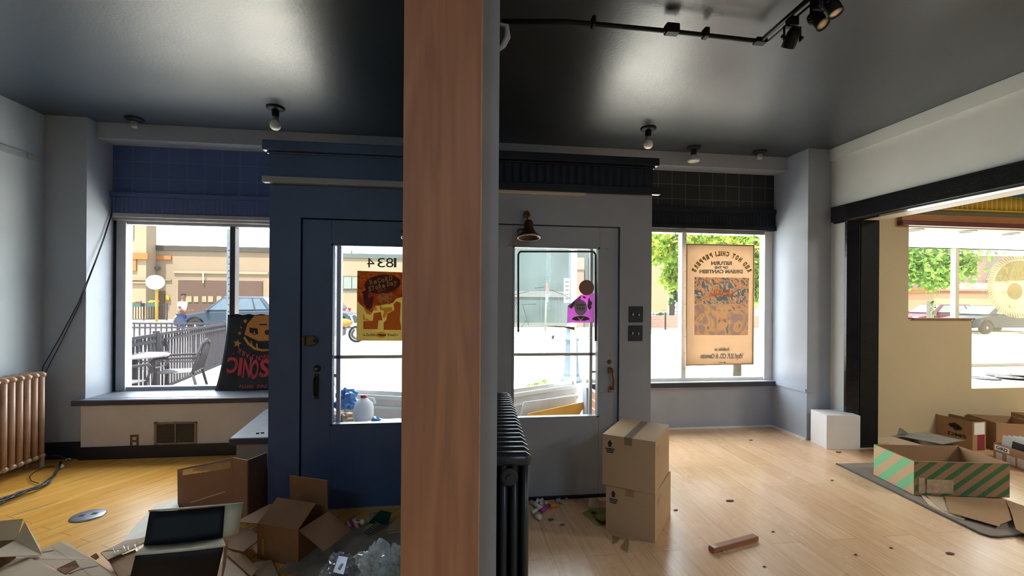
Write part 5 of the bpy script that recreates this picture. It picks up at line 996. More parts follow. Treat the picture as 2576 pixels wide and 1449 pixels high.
sheet_thing('perforated_strip', 'black perforated strip among the litter by the post', 'strip', [Zp(912, 1342, .05), Zp(924, 1347, .05), Zp(958, 1318, .09), Zp(946, 1312, .09)], stripes('perforated_black', (.015, .015, .018), (.2, .2, .2), (1, 1, 0), 60, .7), .003)
sheet_thing('plastic_folder', 'dark green folder standing among the litter by the post', 'folder', [Zp(925, 1316, .04), Zp(975, 1326, .02), Zp(985, 1290, .12), Zp(958, 1284, .14)], mat('dark_green', (.012, .05, .04), rough=.4), .003)
sheet_thing('plastic_packet', 'clear packet with a white edge against the navy door', 'packet', [Zp(915, 1312, .03), Zp(930, 1316, .03), Zp(957, 1285, .06), Zp(928, 1292, .07)], filmy('clear_packet', (.7, .75, .78), .5, (.45, .5, .52)), .002)
t = thing('bauble', 'small white ball with a hooked wire in the litter', 'ball', Zp(912, 1315)); p = Zp(912, 1313, .05); MB().blob(p, (.018, .018, .018), 1, .1).build('knob', chalk, t, world=True); MB().tube([p, Zp(900, 1314, .05), Zp(893, 1311, .06), Zp(893, 1304, .07)], .005, 6).build('hook', chalk, t, world=True)
for k in range(3): sheet_thing('cardboard_strip', ['top cardboard strip leaning against the wooden post', 'middle cardboard strip leaning against the wooden post', 'bottom cardboard strip leaning against the wooden post'][k], 'cardboard', [Zp(968 + 6 * k, 1338 + 4 * k, .05 - .012 * k), Zp(1030, 1330 + 6 * k, .05 - .012 * k), Zp(1030, 1296 + 8 * k, .09 - .02 * k), Zp(1000, 1302 + 7 * k, .085 - .02 * k)], card if k != 1 else card_l, .004, 'cardboard strips by the post')
# vinyl discs on the display floor of the next room
vin = mat('vinyl_black', (.02, .022, .035), rough=.18, var=.1)
for k, (px, py, lab) in enumerate(((2478, 952, 'vinyl record at the left end of the display floor'), (2520, 945, 'vinyl record behind the orange-labelled one'), (2545, 950, 'vinyl record with an orange label on the display floor'), (2575, 944, 'vinyl record at the right edge of the photo'))):
    p = Zp(px, py, .556 + .006 * k); t = thing('vinyl_record', lab, 'record', p, 0, 'records on the display floor')
    MB().lathe([(.15, 0), (.15, .003), (.05, .004), (.004, .004)], n=36).build('disc', vin, t); MB().lathe([(.05, .0042), (.004, .0046)], n=24).build('centre_label', mat('label_orange', (.6, .2, .06)) if k == 2 else mat('label_blue', (.3, .34, .42)), t)
# ================================================================== OUTSIDE
GZ = -.06
KO = .155           # outdoor colours scaled down to offset daylight far stronger than inside
def omat(name, col, **k):
    k.setdefault('spec', .06); return mat(name, tuple(c * KO for c in col), **k)
def otrans(name, col, a=.5): return translucent(name, tuple(c * KO * 2.9 for c in col), a)
def obricks(name, a, b, c, *r, **k): return bricks(name, *[tuple(v * KO for v in q) for q in (a, b, c)], *r, **k)
def ostripes(name, a, b, *r, **k): return stripes(name, tuple(v * KO for v in a), tuple(v * KO for v in b), *r, **k)
def gp(px, py): return Zp(px, py, GZ)
asph = mat('sunlit_asphalt', (.45, .45, .43), rough=.9, var=.07, scale=1.2)
struct('street', MB().box(-70, 70, 9.6, 80, GZ - .3, GZ - .02), asph, 'pale sunlit asphalt street outside the shop', 'street')
struct('sidewalk', MB().box(-70, 70, 5.1, 9.6, GZ - .3, GZ), mat('pale_concrete', (.46, .44, .40), rough=.9, var=.1, scale=1.5), 'pale concrete pavement along the shop front', 'sidewalk')
struct('sidewalk.001', MB().box(-2, 70, 21.0, 30, GZ - .3, GZ + .08), mat('tan_concrete', (.42, .36, .26), rough=.9, var=.06, scale=.6), 'tan pavement on the far side of the street', 'sidewalk')
struct('sidewalk.002', MB().box(-70, -2.6, 24.8, 37, GZ - .3, GZ + .02), mat('tan_concrete', (.42, .36, .26)), 'tan pavement in front of the beige building', 'sidewalk')
ypaint = mat('yellow_line', (.62, .48, .06), rough=.8, var=.1)
struct('trim_40', MB().box(-14, -3, 10.2, 10.4, GZ - .02, GZ - .01).box(-30, -4, 18.4, 18.65, GZ - .02, GZ - .01), ypaint, 'yellow lines painted on the ground by the patio', 'road marking')
struct('trim_41', MB().box(-1, 2.6, 15.9, 16.05, GZ - .02, GZ - .01).box(4, 60, 15.9, 16.05, GZ - .02, GZ - .01), ypaint, 'yellow centre line of the street', 'road marking')
# ---- beige building
bw = omat('beige_render', (.40, .31, .22), rough=.85, var=.04, scale=.4); bw2 = omat('cream_render', (.48, .38, .26), rough=.85, var=.04, scale=.4)
BY = 38.0
t = thing('building', 'long beige building with a garage opening beyond the patio', 'building', (-14, BY, GZ))
def bx(x0, y0, x1, y1, Y, dep, mb=None):
    A, B = Yp(x0, y1, Y), Yp(x1, y0, Y); mb = mb or MB(); return mb.box(A.x, B.x, Y, Y + dep, A.z, B.z)
bx(366, 628, 770, 808, BY, 8).build('wall', bw, t, world=True)
bx(366, 624.5, 770, 628.5, BY - .15, 8).build('roof_edge', omat('dark_flashing', (.09, .085, .075), rough=.6), t, world=True)
bx(240, 200, 371, 808, BY - 1.2, 1.15).build('tower', bw2, t, world=True)
m = bx(240, 637, 371, 650, BY - 1.35, .2); bx(371, 643, 430, 652, BY - .12, .15, m); bx(240, 650, 342, 680, BY - 1.3, .2, m); m.build('orange_band', omat('orange_render', (.62, .22, .07), rough=.8, var=.04), t, world=True)
m = bx(240, 701, 371, 704, BY - 1.33, .2); bx(240, 709, 371, 712, BY - 1.33, .2, m); bx(371, 703, 430, 705, BY - .1, .12, m); m.build('ledge_lines', bw, t, world=True)
bx(322, 552, 336, 602, BY - 1.25, .1).build('tower_window', omat('pale_window', (.30, .32, .33), rough=.3), t, world=True)
bx(444, 705, 661, 806, BY - .05, .1).build('garage_surround', bw2, t, world=True)
bx(447, 707, 659, 806, BY - .12, .1).build('garage_door', omat('brown_door', (.15, .095, .075), rough=.7, var=.05), t, world=True)
m = MB()
for x0, x1 in ((467, 482), (487, 499), (508, 519), (523, 536), (545, 557)): bx(x0, 745, x1, 760, BY - .16, .06, m)
m.build('garage_windows', omat('lit_pane', (.40, .36, .22), rough=.3), t, world=True)
m = bx(436, 684, 674, 687, BY - .1, .12); m.build('lintel_line', bw2, t, world=True)
bx(382, 732, 414, 806, BY - .08, .1).build('side_door', omat('brown_door2', (.17, .11, .07), rough=.6), t, world=True)
bx(416, 743, 425, 755, BY - .14, .06).build('yellow_notice', omat('yellow_notice_paint', (.65, .48, .02)), t, world=True)
bx(387, 671, 398, 677, BY - .3, .3).build('wall_light', omat('grey_fixture', (.14, .14, .15)), t, world=True)
MB().tube([Yp(511, 684, BY - .2), Yp(511, 712, BY - .2)], .05, 6).build('white_pipe', whitep, t, world=True)
t = thing('building', 'low cream wing of the beige building seen through the left door', 'building', (-4, BY + 1, GZ))
bx(775, 646, 1075, 808, BY + .5, 7).build('wall', bw2, t, world=True); bx(775, 641, 1075, 646.5, BY + .4, 7).build('roof_edge', omat('teal_flashing', (.16, .21, .21), rough=.6), t, world=True)
bx(862, 695, 908, 730, BY + .42, .1).build('window_surround', omat('grey_surround', (.16, .18, .18)), t, world=True); m = bx(864.5, 697, 884, 726, BY + .38, .05); bx(886, 697, 906, 726, BY + .38, .05, m); m.build('window_pane', omat('green_pane', (.36, .42, .38), rough=.15), t, world=True)
MB().tube([Yp(884.5, 629, BY + 2), Yp(884.5, 643, BY + 2)], .05, 6).build('roof_pipe', omat('grey_fixture', (.14, .14, .15)), t, world=True)
# ---- fences
iron = omat('black_iron', (.075, .068, .085), rough=.8)
def fence(label, pts, h, gap, m, pr=.013, z=GZ, rails=(.0, .10, .92), post=.035):
    t = thing('metal_fence', label, 'fence', (pts[0][0], pts[0][1], z))
    for (a, b) in zip(pts[:-1], pts[1:]):
        a, b = Vector((a[0], a[1], z)), Vector((b[0], b[1], z)); n = max(2, int((b - a).length / gap)); m1 = MB()
        for i in range(1, n):
            p = a.lerp(b, i / n); m1.box(p.x - pr, p.x + pr, p.y - pr, p.y + pr, z + .05, z + h)
        m1.build('pickets', m, t, world=True)
        for r_ in rails:
            zz = z + h * (1 - r_); d = (b - a).normalized(); q = Vector((-d.y, d.x, 0)) * .02
            MB().sheet([a - q + Vector((0, 0, zz - z)), b - q + Vector((0, 0, zz - z)), b + q + Vector((0, 0, zz - z)), a + q + Vector((0, 0, zz - z))], .045).build('rail', m, t, world=True)
    for p in pts: MB().box(p[0] - post, p[0] + post, p[1] - post, p[1] + post, z, z + h + .04).build('post', m, t, world=True)
    return t
c_ = Yp(567, 803, 11.6); n_ = Yp(393, 826, 8.1); l_ = Yp(300, 843, 6.95)
fence('black patio fence running back to its corner post, outside the left window', [(l_.x, l_.y), (n_.x, n_.y), (c_.x, c_.y)], .98, .118, iron, pr=.013)
f0 = Yp(250, 806, 11.9); fence('black fence along the far side of the patio', [(f0.x - 1, 11.9), (c_.x - .08, 11.75)], .98, .118, iron, pr=.013)
f1, f2, f3 = Yp(280, 763, 35), Yp(362, 763, 35), Yp(420, 763, 35); fence('distant dark fence with flower boxes in front of the beige building', [(f1.x, 35), (f2.x, 35), (f3.x, 35)], 1.18, .16, iron, pr=.018, z=GZ + .02)
leafm = omat('green_leaves', (.10, .22, .03), rough=.6, var=.35, scale=3)
for k, px in enumerate((342, 386)):
    p = Yp(px, 764, 34.8); t = thing('flower_box', ['flower box at the left end of the distant fence', 'flower box beside the yellow hoop pole on the distant fence'][k], 'flower box', p, 0, 'flower boxes on the distant fence')
    MB().box(-.36, .36, -.12, .12, -.2, .05).build('planter', omat('teal_planter', (.07, .16, .16)), t)
    MB().blob((-.12, 0, .12), (.24, .14, .12), k, .4).build('yellow_flowers', omat('yellow_flower', (.5, .5, .04), var=.3, scale=20), t); MB().blob((.2, 0, .14), (.18, .13, .12), k + 4, .4).build('pink_flowers', omat('pink_flower', (.6, .2, .2), var=.3, scale=20), t)
# ---- basketball hoop
p = Yp(394, 800, 33); t = thing('basketball_hoop', 'yellow-poled basketball hoop with an oval white backboard', 'basketball hoop', (p.x, 33, GZ))
MB().tube([(p.x, 33, GZ), (p.x, 33, Yp(394, 712, 33).z)], .085, 10).build('pole', omat('yellow_pole', (.65, .42, .06), rough=.5), t, world=True)
c = Yp(389.5, 710, 32.6); a_ = Yp(413, 710, 32.6).x - c.x; b_ = Yp(389, 692, 32.6).z - c.z
MB().prism([(c.x + a_ * math.cos(k * PI / 14), c.z + b_ * math.sin(k * PI / 14)) for k in range(28)], 32.6, 32.68, 'y').build('backboard', mat('bright_white', (.85, .85, .85), rough=.4), t, world=True)
MB().tube([Yp(392, 708, 32.9), Yp(391, 711, 33.1)], .05, 6).build('bracket', steel, t, world=True)
# ---- cars
def car(label, x, y, rz, paintc, L=4.7, H=1.62, glassc=(.06, .09, .11)):
    t = thing('car', label, 'car', (x, y, GZ), rz); w = .9; h = H; b = .98
    pm = omat('car_paint_%d' % int(sum(paintc) * 1e5), paintc, rough=.45, var=.03, spec=.05); gm = omat('car_glass_%d' % int(sum(glassc) * 1e4), glassc, rough=.3, var=.1, spec=.08)
    def arc(cx): return [(cx + .40 * math.cos(PI - k * PI / 8), .33 + .40 * math.sin(PI - k * PI / 8)) for k in range(9)]
    fx, rx = -L / 2 + .88, L / 2 - .95
    side = [(-L / 2, .32), (-L / 2 - .03, .55), (-L / 2 + .08, .76), (-L / 2 + 1.25, b), (L / 2 - .25, b + .06), (L / 2 - .02, .85), (L / 2, .38)] + arc(rx)[::-1] + arc(fx)[::-1]
    MB().prism(side, -w, w, 'y').build('body', pm, t, bevel=.05)
    fb, rb_, ft, rt = -L / 2 + 1.15, L / 2 - .18, -L / 2 + 2.0, L / 2 - .75
    V = [(fb, -w + .06, b), (rb_, -w + .06, b + .05), (rb_, w - .06, b + .05), (fb, w - .06, b), (ft, -w + .24, h), (rt, -w + .24, h), (rt, w - .24, h), (ft, w - .24, h)]
    MB().add(V, [(4, 5, 6, 7), (0, 1, 5, 4), (2, 3, 7, 6), (1, 2, 6, 5), (3, 0, 4, 7), (0, 3, 2, 1)]).build('cabin', pm, t, bevel=.06)
    V = [Vector(v) for v in V]
    def q(a, b2, c2, d, u0, u1, v0, v1, o):
        f = lambda u, v: (V[a] * (1 - u) + V[b2] * u) * (1 - v) + (V[d] * (1 - u) + V[c2] * u) * v + Vector(o); return [f(u0, v0), f(u1, v0), f(u1, v1), f(u0, v1)]
    for s_, idx in ((-1, (0, 1, 5, 4)), (1, (3, 2, 6, 7))):
        for u0, u1 in ((.07, .42), (.45, .74), (.77, .93)):
            MB().sheet(q(*idx, u0, u1, .10, .86, (0, s_ * .012, 0)), .004).build('side_window', gm, t)
    MB().sheet(q(0, 3, 7, 4, .06, .94, .08, .92, (-.012, 0, .008)), .004).build('windshield', gm, t); MB().sheet(q(1, 2, 6, 5, .08, .92, .15, .9, (.012, 0, .008)), .004).build('rear_window', gm, t)
    for wx in (fx, rx):
        for s_ in (-1, 1):
            Mx = Matrix.Translation((wx, s_ * .80, .33)) @ Matrix.Rotation(-s_ * PI / 2, 4, 'X')
            wl = MB().lathe([(.21, -.1), (.31, -.1), (.335, -.06), (.335, .06), (.31, .11), (.21, .105)], (0, 0, 0), 24, Mx).build('wheel', omat('tyre', (.02, .02, .02), rough=.8), t)
            MB().lathe([(.21, .10), (.16, .09), (.05, .11), (.003, .11)], (0, 0, 0), 10, Mx).build('rim', omat('alloy', (.45, .45, .46), rough=.3, metal=.8), wl)
    for s_ in (-1, 1):
        MB().cbox((L / 2 - .06, s_ * .74, .93), (.14, .26, .20)).build('tail_light', omat('red_lamp', (.55, .02, .03), rough=.2), t, bevel=.03); MB().cbox((-L / 2 + .16, s_ * .70, .72), (.30, .28, .12)).build('head_light', omat('clear_lamp', (.75, .78, .8), rough=.1), t, bevel=.03); MB().cbox((fb + .25, s_ * .95, 1.03), (.14, .16, .10)).build('wing_mirror', pm, t, bevel=.02)
    return t
dkb = (.05, .075, .11)
xa, xb = Yp(436, 800, 22.2).x, Yp(694, 800, 22.2).x; car('dark blue SUV parked beyond the patio fence, behind the walking person', (xa + xb) / 2, 23.1, 0, dkb, L=xb - xa, H=1.68, glassc=(.13, .19, .25))
xa = Yp(640, 770, 29.5).x; car('pale blue-grey car behind the dark SUV', xa + 2.9, 30.5, 0, (.24, .30, .34), H=1.75, glassc=(.2, .26, .3))
xb = Yp(897, 780, 25.3).x; car('dark car seen through the left door beside the poster', xb - 2.35, 26.2, PI, (.06, .09, .12), H=1.75, glassc=(.2, .28, .32))
xa = Yp(2447, 840, 20.5).x; car('black car outside the next room window, nearer the shop', xa + 2.35, 21.4, 0, (.035, .048, .058), H=1.5, glassc=(.22, .30, .27))
xa = Yp(2322, 790, 24).x; car('maroon car behind the black car outside the next room', xa + 2.35, 25.2, 0, (.16, .05, .08), H=1.55, glassc=(.25, .32, .28))
# ---- motorbike half hidden by the left door post
p = Yp(858, 850, 17); t = thing('motorbike', 'grey motorbike half hidden behind the left door frame', 'motorbike', (p.x, 17, GZ), R(25))
for x in (-.72, .55):
    Mx = Matrix.Translation((x, 0, .31)) @ Matrix.Rotation(PI / 2, 4, 'X'); w_ = MB().lathe([(.23, -.05), (.29, -.06), (.31, 0), (.29, .06), (.23, .05)], (0, 0, 0), 24, Mx, caps=False).build('wheel', omat('tyre', (.02, .02, .02)), t); MB().lathe([(.22, 0), (.05, .03), (.003, .03)], (0, 0, 0), 9, Mx).build('rim', steel, w_)
MB().blob((0, 0, .72), (.42, .14, .16), 2, .15).build('fuel_tank', omat('bike_orange', (.55, .28, .06), rough=.3), t); MB().blob((-.1, 0, .42), (.32, .15, .18), 5, .3).build('engine', omat('engine_grey', (.16, .18, .19), rough=.4, metal=.5), t); MB().blob((-.48, 0, .72), (.32, .13, .07), 7, .1).build('saddle', iron, t)
MB().tube([(.55, 0, .31), (.38, 0, .85), (.33, 0, 1.0)], .03, 8).build('fork', steel, t); MB().tube([(.32, -.32, 1.0), (.36, 0, .98), (.32, .32, 1.0)], .016, 8).build('handlebar', steel, t)
# ---- patio furniture
def patio_chair(label, loc, rz):
    t = thing('patio_chair', label, 'chair', loc, rz, 'black metal chairs on the patio'); m = iron
    MB().grid(lambda u, v: Vector((-.25 + .5 * u, -.25 + .5 * v, .44 - .02 * math.sin(PI * u) * math.sin(PI * v))), 6, 6).build('seat', omat('mesh_seat', (.22, .22, .25), rough=.7), t, solid=.012)
    mb = MB(); mb.tube([(-.25, .24, .44), (-.26, .30, .70), (-.20, .34, .86), (0, .36, .92), (.20, .34, .86), (.26, .30, .70), (.25, .24, .44)], .020, 8)
    for k in range(-3, 4): mb.tube([(k * .062, .25, .45), (k * .068, .33, .70), (k * .055, .352, .88 - abs(k) * .008)], .010, 6)
    mb.build('backrest', m, t)
    for s_ in (-1, 1):
        MB().tube([(s_ * .26, .29, .66), (s_ * .28, .05, .665), (s_ * .28, -.20, .66), (s_ * .27, -.27, .62), (s_ * .26, -.24, .52), (s_ * .25, -.23, .44)], .020, 8).build('armrest', m, t)
        MB().tube([(s_ * .24, -.23, .44), (s_ * .26, -.27, 0)], .020, 8).build('leg', m, t); MB().tube([(s_ * .24, .23, .44), (s_ * .25, .34, 0)], .020, 8).build('leg', m, t)
    return t
p = Yp(452, 925, 7.6); c1 = patio_chair('black metal patio chair turned left, right of the fence post', (p.x, 7.6, GZ), R(-78))
p = Yp(345, 925, 7.9); copy_thing(c1, (p.x, 8.0, GZ), R(10), 'black metal patio chair facing the shop, behind the table')
p = Yp(318, 925, 6.7); copy_thing(c1, (p.x - .05, 6.55, GZ), R(170), 'black metal patio chair with its curved back to the window')
p = Yp(345, 912, 7.3); t = thing('patio_table', 'patio table with a pale round top between the black chairs', 'table', (p.x, 7.25, GZ))
MB().lathe([(.40, .70), (.41, .715), (.40, .73), (.003, .73)], n=32).build('table_top', omat('pale_top', (.5, .52, .52), rough=.3), t); MB().tube([(0, 0, .02), (0, 0, .70)], .03, 10).build('pedestal', iron, t); MB().lathe([(.24, 0), (.22, .02), (.04, .05)], n=24).build('base', iron, t)
# ---- signs and posts on the left
p = Yp(578, 580, 7.2); t = thing('sign_post', 'perforated galvanised sign post outside the left window', 'sign post', (p.x, 7.2, GZ))
MB().box(p.x - .03, p.x + .03, 7.18, 7.24, GZ, Yp(578, 577, 7.2).z).build('post', omat('galvanised', (.32, .38, .44), rough=.4, metal=.4, var=.2, scale=30), t, world=True)
m = MB()
for k in range(22): m.lathe([(.009, 0), (.009, .003)], (p.x, 7.18, .1 + k * .1), 8, Matrix.Rotation(PI / 2, 4, 'X'))
m.build('bolt_holes', iron, t, world=True)
A, B = Yp(505, 571, 5.6), Yp(583, 556, 5.6)
t = thing('hanging_sign', 'cream lower edge of a sign hanging outside the left window', 'sign', (A.x, 5.6, A.z)); MB().prism([(A.x, B.z + .35), (A.x, B.z), (A.x + .02, A.z + .02), (B.x - .08, A.z), (B.x - .02, A.z + .03), (B.x, B.z), (B.x, B.z + .35)], 5.58, 5.66, 'y').build('sign_board', omat('sign_cream', (.62, .58, .46)), t, world=True, bevel=.01); MB().tube([((A.x + B.x) / 2, 5.62, B.z + .3), ((A.x + B.x) / 2, 5.62, B.z + .9)], .015, 6).build('hanger', iron, t, world=True)
# ---- person walking
def skin(name, chain, m, parent, sub=2):
    """chain: list of (point, (rx, ry), parent index)"""
    me = bpy.data.meshes.new(name); me.from_pydata([tuple(c[0]) for c in chain], [(i, c[2]) for i, c in enumerate(chain) if c[2] is not None], [])
    o = bpy.data.objects.new(name, me); COL.objects.link(o); o.parent = parent; me.materials.append(m)
    md = o.modifiers.new('skin', 'SKIN'); me.skin_vertices[0].data[0].use_root = True
    for i, c in enumerate(chain): me.skin_vertices[0].data[i].radius = c[1]
    md.use_smooth_shade = True; s_ = o.modifiers.new('smooth', 'SUBSURF'); s_.levels = sub; s_.render_levels = sub; return o
p = Yp(458, 830, 20.6); t = thing('person', 'person in a white T-shirt and blue trousers walking to the right past the dark SUV', 'person', (p.x, 20.6, GZ))
skn = omat('skin', (.26, .13, .08), rough=.5, var=.04)
ch = [((0, 0, .95), (.13, .15), None), ((.0, 0, 1.12), (.11, .14), 0), ((.02, 0, 1.33), (.12, .17), 1), ((.03, 0, 1.46), (.06, .06), 2), ((.045, 0, 1.53), (.05, .05), 3), ((.06, 0, 1.62), (.085, .075), 4), ((.06, 0, 1.70), (.085, .07), 5), ((.05, 0, 1.75), (.05, .045), 6),
      ((.02, -.19, 1.40), (.055, .055), 2), ((.0, -.22, 1.14), (.043, .043), 8), ((.22, -.19, 1.06), (.034, .034), 9), ((.30, -.17, 1.07), (.04, .022), 10),
      ((.02, .19, 1.40), (.055, .055), 2), ((-.03, .23, 1.14), (.043, .043), 12), ((.19, .19, 1.06), (.034, .034), 13), ((.27, .17, 1.07), (.04, .022), 14),
      ((.02, -.10, .88), (.09, .09), 0), ((.14, -.10, .50), (.062, .062), 16), ((.06, -.10, .10), (.042, .042), 17), ((.20, -.10, .045), (.04, .035), 18),
      ((-.02, .10, .88), (.09, .09), 0), ((-.04, .10, .50), (.062, .062), 20), ((-.30, .10, .17), (.042, .042), 21), ((-.20, .10, .06), (.04, .035), 22)]
body = skin('body', ch, skn, t)
def v3(*a): return Vector(a)
for yy in (-.17, .17):
    hx = .30 if yy < 0 else .27
    for k in range(4): skin('finger', [(v3(hx + .02, yy - .03 + .02 * k, 1.07), (.010, .010), None), (v3(hx + .06 + .008 * (k in (1, 2)), yy - .03 + .02 * k, 1.065), (.009, .009), 0), (v3(hx + .075, yy - .03 + .02 * k, 1.035), (.008, .008), 1)], skn, t, 1)
    skin('thumb', [(v3(hx - .01, yy + .03, 1.08), (.011, .011), None), (v3(hx + .03, yy + .045, 1.10), (.010, .010), 0), (v3(hx + .05, yy + .03, 1.10), (.008, .008), 1)], skn, t, 1)
skin('t_shirt', [(v3(0, 0, .98), (.155, .175), None), (v3(0, 0, 1.12), (.14, .165), 0), (v3(.02, 0, 1.33), (.145, .19), 1), (v3(.03, 0, 1.43), (.085, .09), 2), (v3(.02, -.20, 1.38), (.085, .085), 2), (v3(.005, -.235, 1.22), (.075, .075), 4), (v3(.02, .20, 1.38), (.085, .085), 2), (v3(-.005, .235, 1.22), (.075, .075), 6)], omat('white_cotton', (.80, .80, .80), rough=.8), t)
skin('trousers', [(v3(0, 0, .97), (.16, .175), None), (v3(.02, -.10, .82), (.115, .115), 0), (v3(.14, -.10, .50), (.09, .09), 1), (v3(.08, -.10, .20), (.07, .07), 2), (v3(-.02, .10, .82), (.115, .115), 0), (v3(-.04, .10, .50), (.09, .09), 4), (v3(-.24, .10, .25), (.07, .07), 5)], omat('blue_trousers', (.045, .07, .19), rough=.8), t)
MB().blob((.035, 0, 1.715), (.098, .083, .075), 3, .06).build('hair', omat('dark_hair', (.02, .015, .012), rough=.7), t)
MB().blob((.150, 0, 1.63), (.022, .014, .022), 0, 0).build('nose', skn, t)
for s_ in (-1, 1): MB().blob((.135, s_ * .032, 1.665), (.010, .014, .008), 0, 0).build('eye', omat('dark_eye', (.03, .02, .02)), t); MB().blob((.055, s_ * .078, 1.645), (.022, .010, .032), 0, 0).build('ear', skn, t)
MB().blob((.135, 0, 1.59), (.010, .026, .007), 0, 0).build('mouth', omat('lip', (.2, .07, .06)), t)
for x, y in ((.14, -.10), (-.24, .10)): MB().blob((x, y, .05), (.14, .055, .05), 2, .05).build('shoe', omat('red_shoe', (.4, .10, .06)), t)
# ---- across the street on the right
SY_P = 25.6
t = thing('building', 'dark glazed shop front across the street, seen through the right door', 'building', (3, SY_P, GZ))
dgl = omat('dark_shop_glass', (.15, .205, .21), rough=.15, var=.25, scale=.5); 
bx(1150, 560, 1560, 830, SY_P, 6).build('wall', omat('grey_cladding', (.20, .24, .24), rough=.6, var=.08), t, world=True)
m = bx(1180, 630, 1440, 812, SY_P - .06, .08); bx(1480, 650, 1545, 812, SY_P - .06, .08, m); m.build('shop_glass', dgl, t, world=True)
m = bx(1180, 733, 1440, 746, SY_P - .12, .15); bx(1200, 812, 1560, 832, SY_P - .1, .15, m)
for x in (1300, 1360, 1405): bx(x, 712, x + 2.2, 812, SY_P - .1, .1, m)
m.build('shop_frame', omat('frame_grey', (.26, .29, .29), rough=.5), t, world=True)
bx(1447, 650, 1469, 830, SY_P - .3, .4).build('brick_pilaster', obricks('red_brick', (.36, .14, .085), (.42, .18, .11), (.45, .38, .32), .25, .08, .012), t, world=True); bx(1446, 648, 1470, 678, SY_P - .35, .45).build('pilaster_capital', omat('stone', (.42, .38, .33), rough=.8), t, world=True)
p = Yp(1437, 968, 8.6); t = thing('street_lamp', 'blue-grey cast-iron street lamp base outside the right door', 'street lamp', (p.x, 8.6, GZ))
MB().lathe([(.21, 0), (.21, .05), (.17, .09), (.155, .13), (.165, .16), (.15, .18), (.142, .30), (.115, .74), (.118, .78), (.145, .80), (.145, .83), (.105, .86), (.10, 1.02), (.12, 1.04), (.12, 1.07), (.075, 1.10), (.068, 1.3), (.06, 3.6), (.05, 4.2)], n=20).build('lamp_post', omat('blue_grey_iron', (.22, .29, .40), rough=.5, var=.1), t)
q = Yp(1426, 731, 8.55); MB().cbox((q.x - p.x, -.05, q.z - GZ), (.115, .01, .47)).build('street_sign', omat('sign_white', (.70, .72, .70), rough=.4), t); m = MB()
for k in range(5): m.cbox((q.x - p.x, -.057, q.z - GZ + .17 - k * .08), (.07, .003, .025))
m.build('sign_print', omat('sign_grey', (.25, .3, .33)), t)
MB().lathe([(.05, 4.2), (.16, 4.26), (.2, 4.5), (.12, 4.75), (.02, 4.85)], n=18).build('lantern', omat('milky', (.7, .7, .65)), t)
p = Yp(1375, 830, 22.5); t = thing('parking_sign', 'thin sign pole with small red and blue plates across the street', 'street sign', (p.x, 22.5, GZ + .08))
zz = lambda y: Yp(1376, y, 22.5).z - GZ - .08
MB().tube([(-.08, 0, 0), (0, 0, zz(712))], .045, 8).build('pole', omat('pale_pole', (.55, .56, .55), rough=.4), t); MB().box(-.06, .06, -.06, -.05, zz(738), zz(712)).build('red_plate', omat('pale_red', (.55, .22, .2)), t); MB().box(-.06, .06, -.06, -.05, zz(760), zz(739)).build('blue_plate', omat('pale_blue', (.3, .38, .5)), t)
# greenery behind the poster window
def foliage(label, clumps, n, size, cols, trunk=None, name='tree', seed=1, cat='tree'):
    random.seed(seed); x0 = trunk[0][0] if trunk else Vector(clumps[0][0]); t = thing(name, label, cat, (x0[0], x0[1], GZ))
    for ci, cm in enumerate(cols):
        mb = MB()
        for c, r_ in clumps:
            for k in range(n // len(cols)):
                a, b, g_ = random.gauss(0, .5), random.gauss(0, .5), random.gauss(0, .5)
                p = Vector(c) + Vector((a * r_[0], b * r_[1], g_ * r_[2])); s_ = size * random.uniform(.6, 1.3)
                u = Vector((random.uniform(-1, 1), random.uniform(-1, 1), random.uniform(-1, 1))).normalized(); w_ = u.cross(Vector((random.uniform(-1, 1), random.uniform(-1, 1), .3))).normalized()
                mb.flat([p - u * s_, p - w_ * s_ * .55 + u * s_ * .1, p + u * s_, p + w_ * s_ * .55 + u * s_ * .1])
        mb.build('foliage', cm, t, world=True)
    if trunk:
        for path, r_ in [(trunk, trunk[0][1])] if not isinstance(trunk[0][0], (tuple, Vector)) else [([q_[0] for q_ in trunk], [q_[1] for q_ in trunk])]: MB().tube(path, r_, 10).build('trunk', omat('bark', (.22, .19, .16), rough=.9, var=.2, scale=20), t, world=True)
    return t
yg1 = otrans('lime_leaves', (.20, .34, .06), .5); yg2_ = otrans('bright_leaves', (.34, .42, .07), .5); dg1 = otrans('mid_leaves', (.13, .26, .05), .4); dg2 = otrans('dark_leaves', (.06, .15, .04), .3)
tb = Yp(1854, 960, 8.2)
cl = [(Yp(x, y, d_), r_) for x, y, d_, r_ in ((1680, 625, 9.5, (.55, .7, .35)), (1760, 610, 9.0, (.7, .8, .32)), (1850, 615, 9.2, (.7, .8, .35)), (1900, 660, 9.4, (.28, .6, .5)), (1908, 730, 9.6, (.22, .5, .34)), (1915, 590, 9, (.5, .7, .4)), (1690, 590, 9, (.6, .8, .3)), (1830, 540, 9, (1.2, 1., .5)), (1700, 690, 10, (.25, .4, .3)))]
foliage('bright lime-green tree hanging over the poster window', cl, 620, .075, [yg1, yg2_], [((tb.x, 8.2, GZ), .075), ((tb.x + .02, 8.2, 1.2), .065), ((tb.x + .12, 8.4, 1.8), .05), ((tb.x + .35, 8.8, 2.4), .035), ((tb.x - .1, 9, 3.2), .02)], seed=4)
cl = [(Yp(x, y, 30), r_) for x, y, r_ in ((1650, 700, (1.6, 1.2, 1.5)), (1690, 660, (1.6, 1.2, 1.6)), (1720, 720, (1.4, 1, 1.4)), (1760, 690, (1.8, 1, 1.6)), (1830, 690, (2, 1, 1.6)), (1900, 690, (2, 1, 1.6)), (1640, 620, (2, 1.2, 1.5)))]
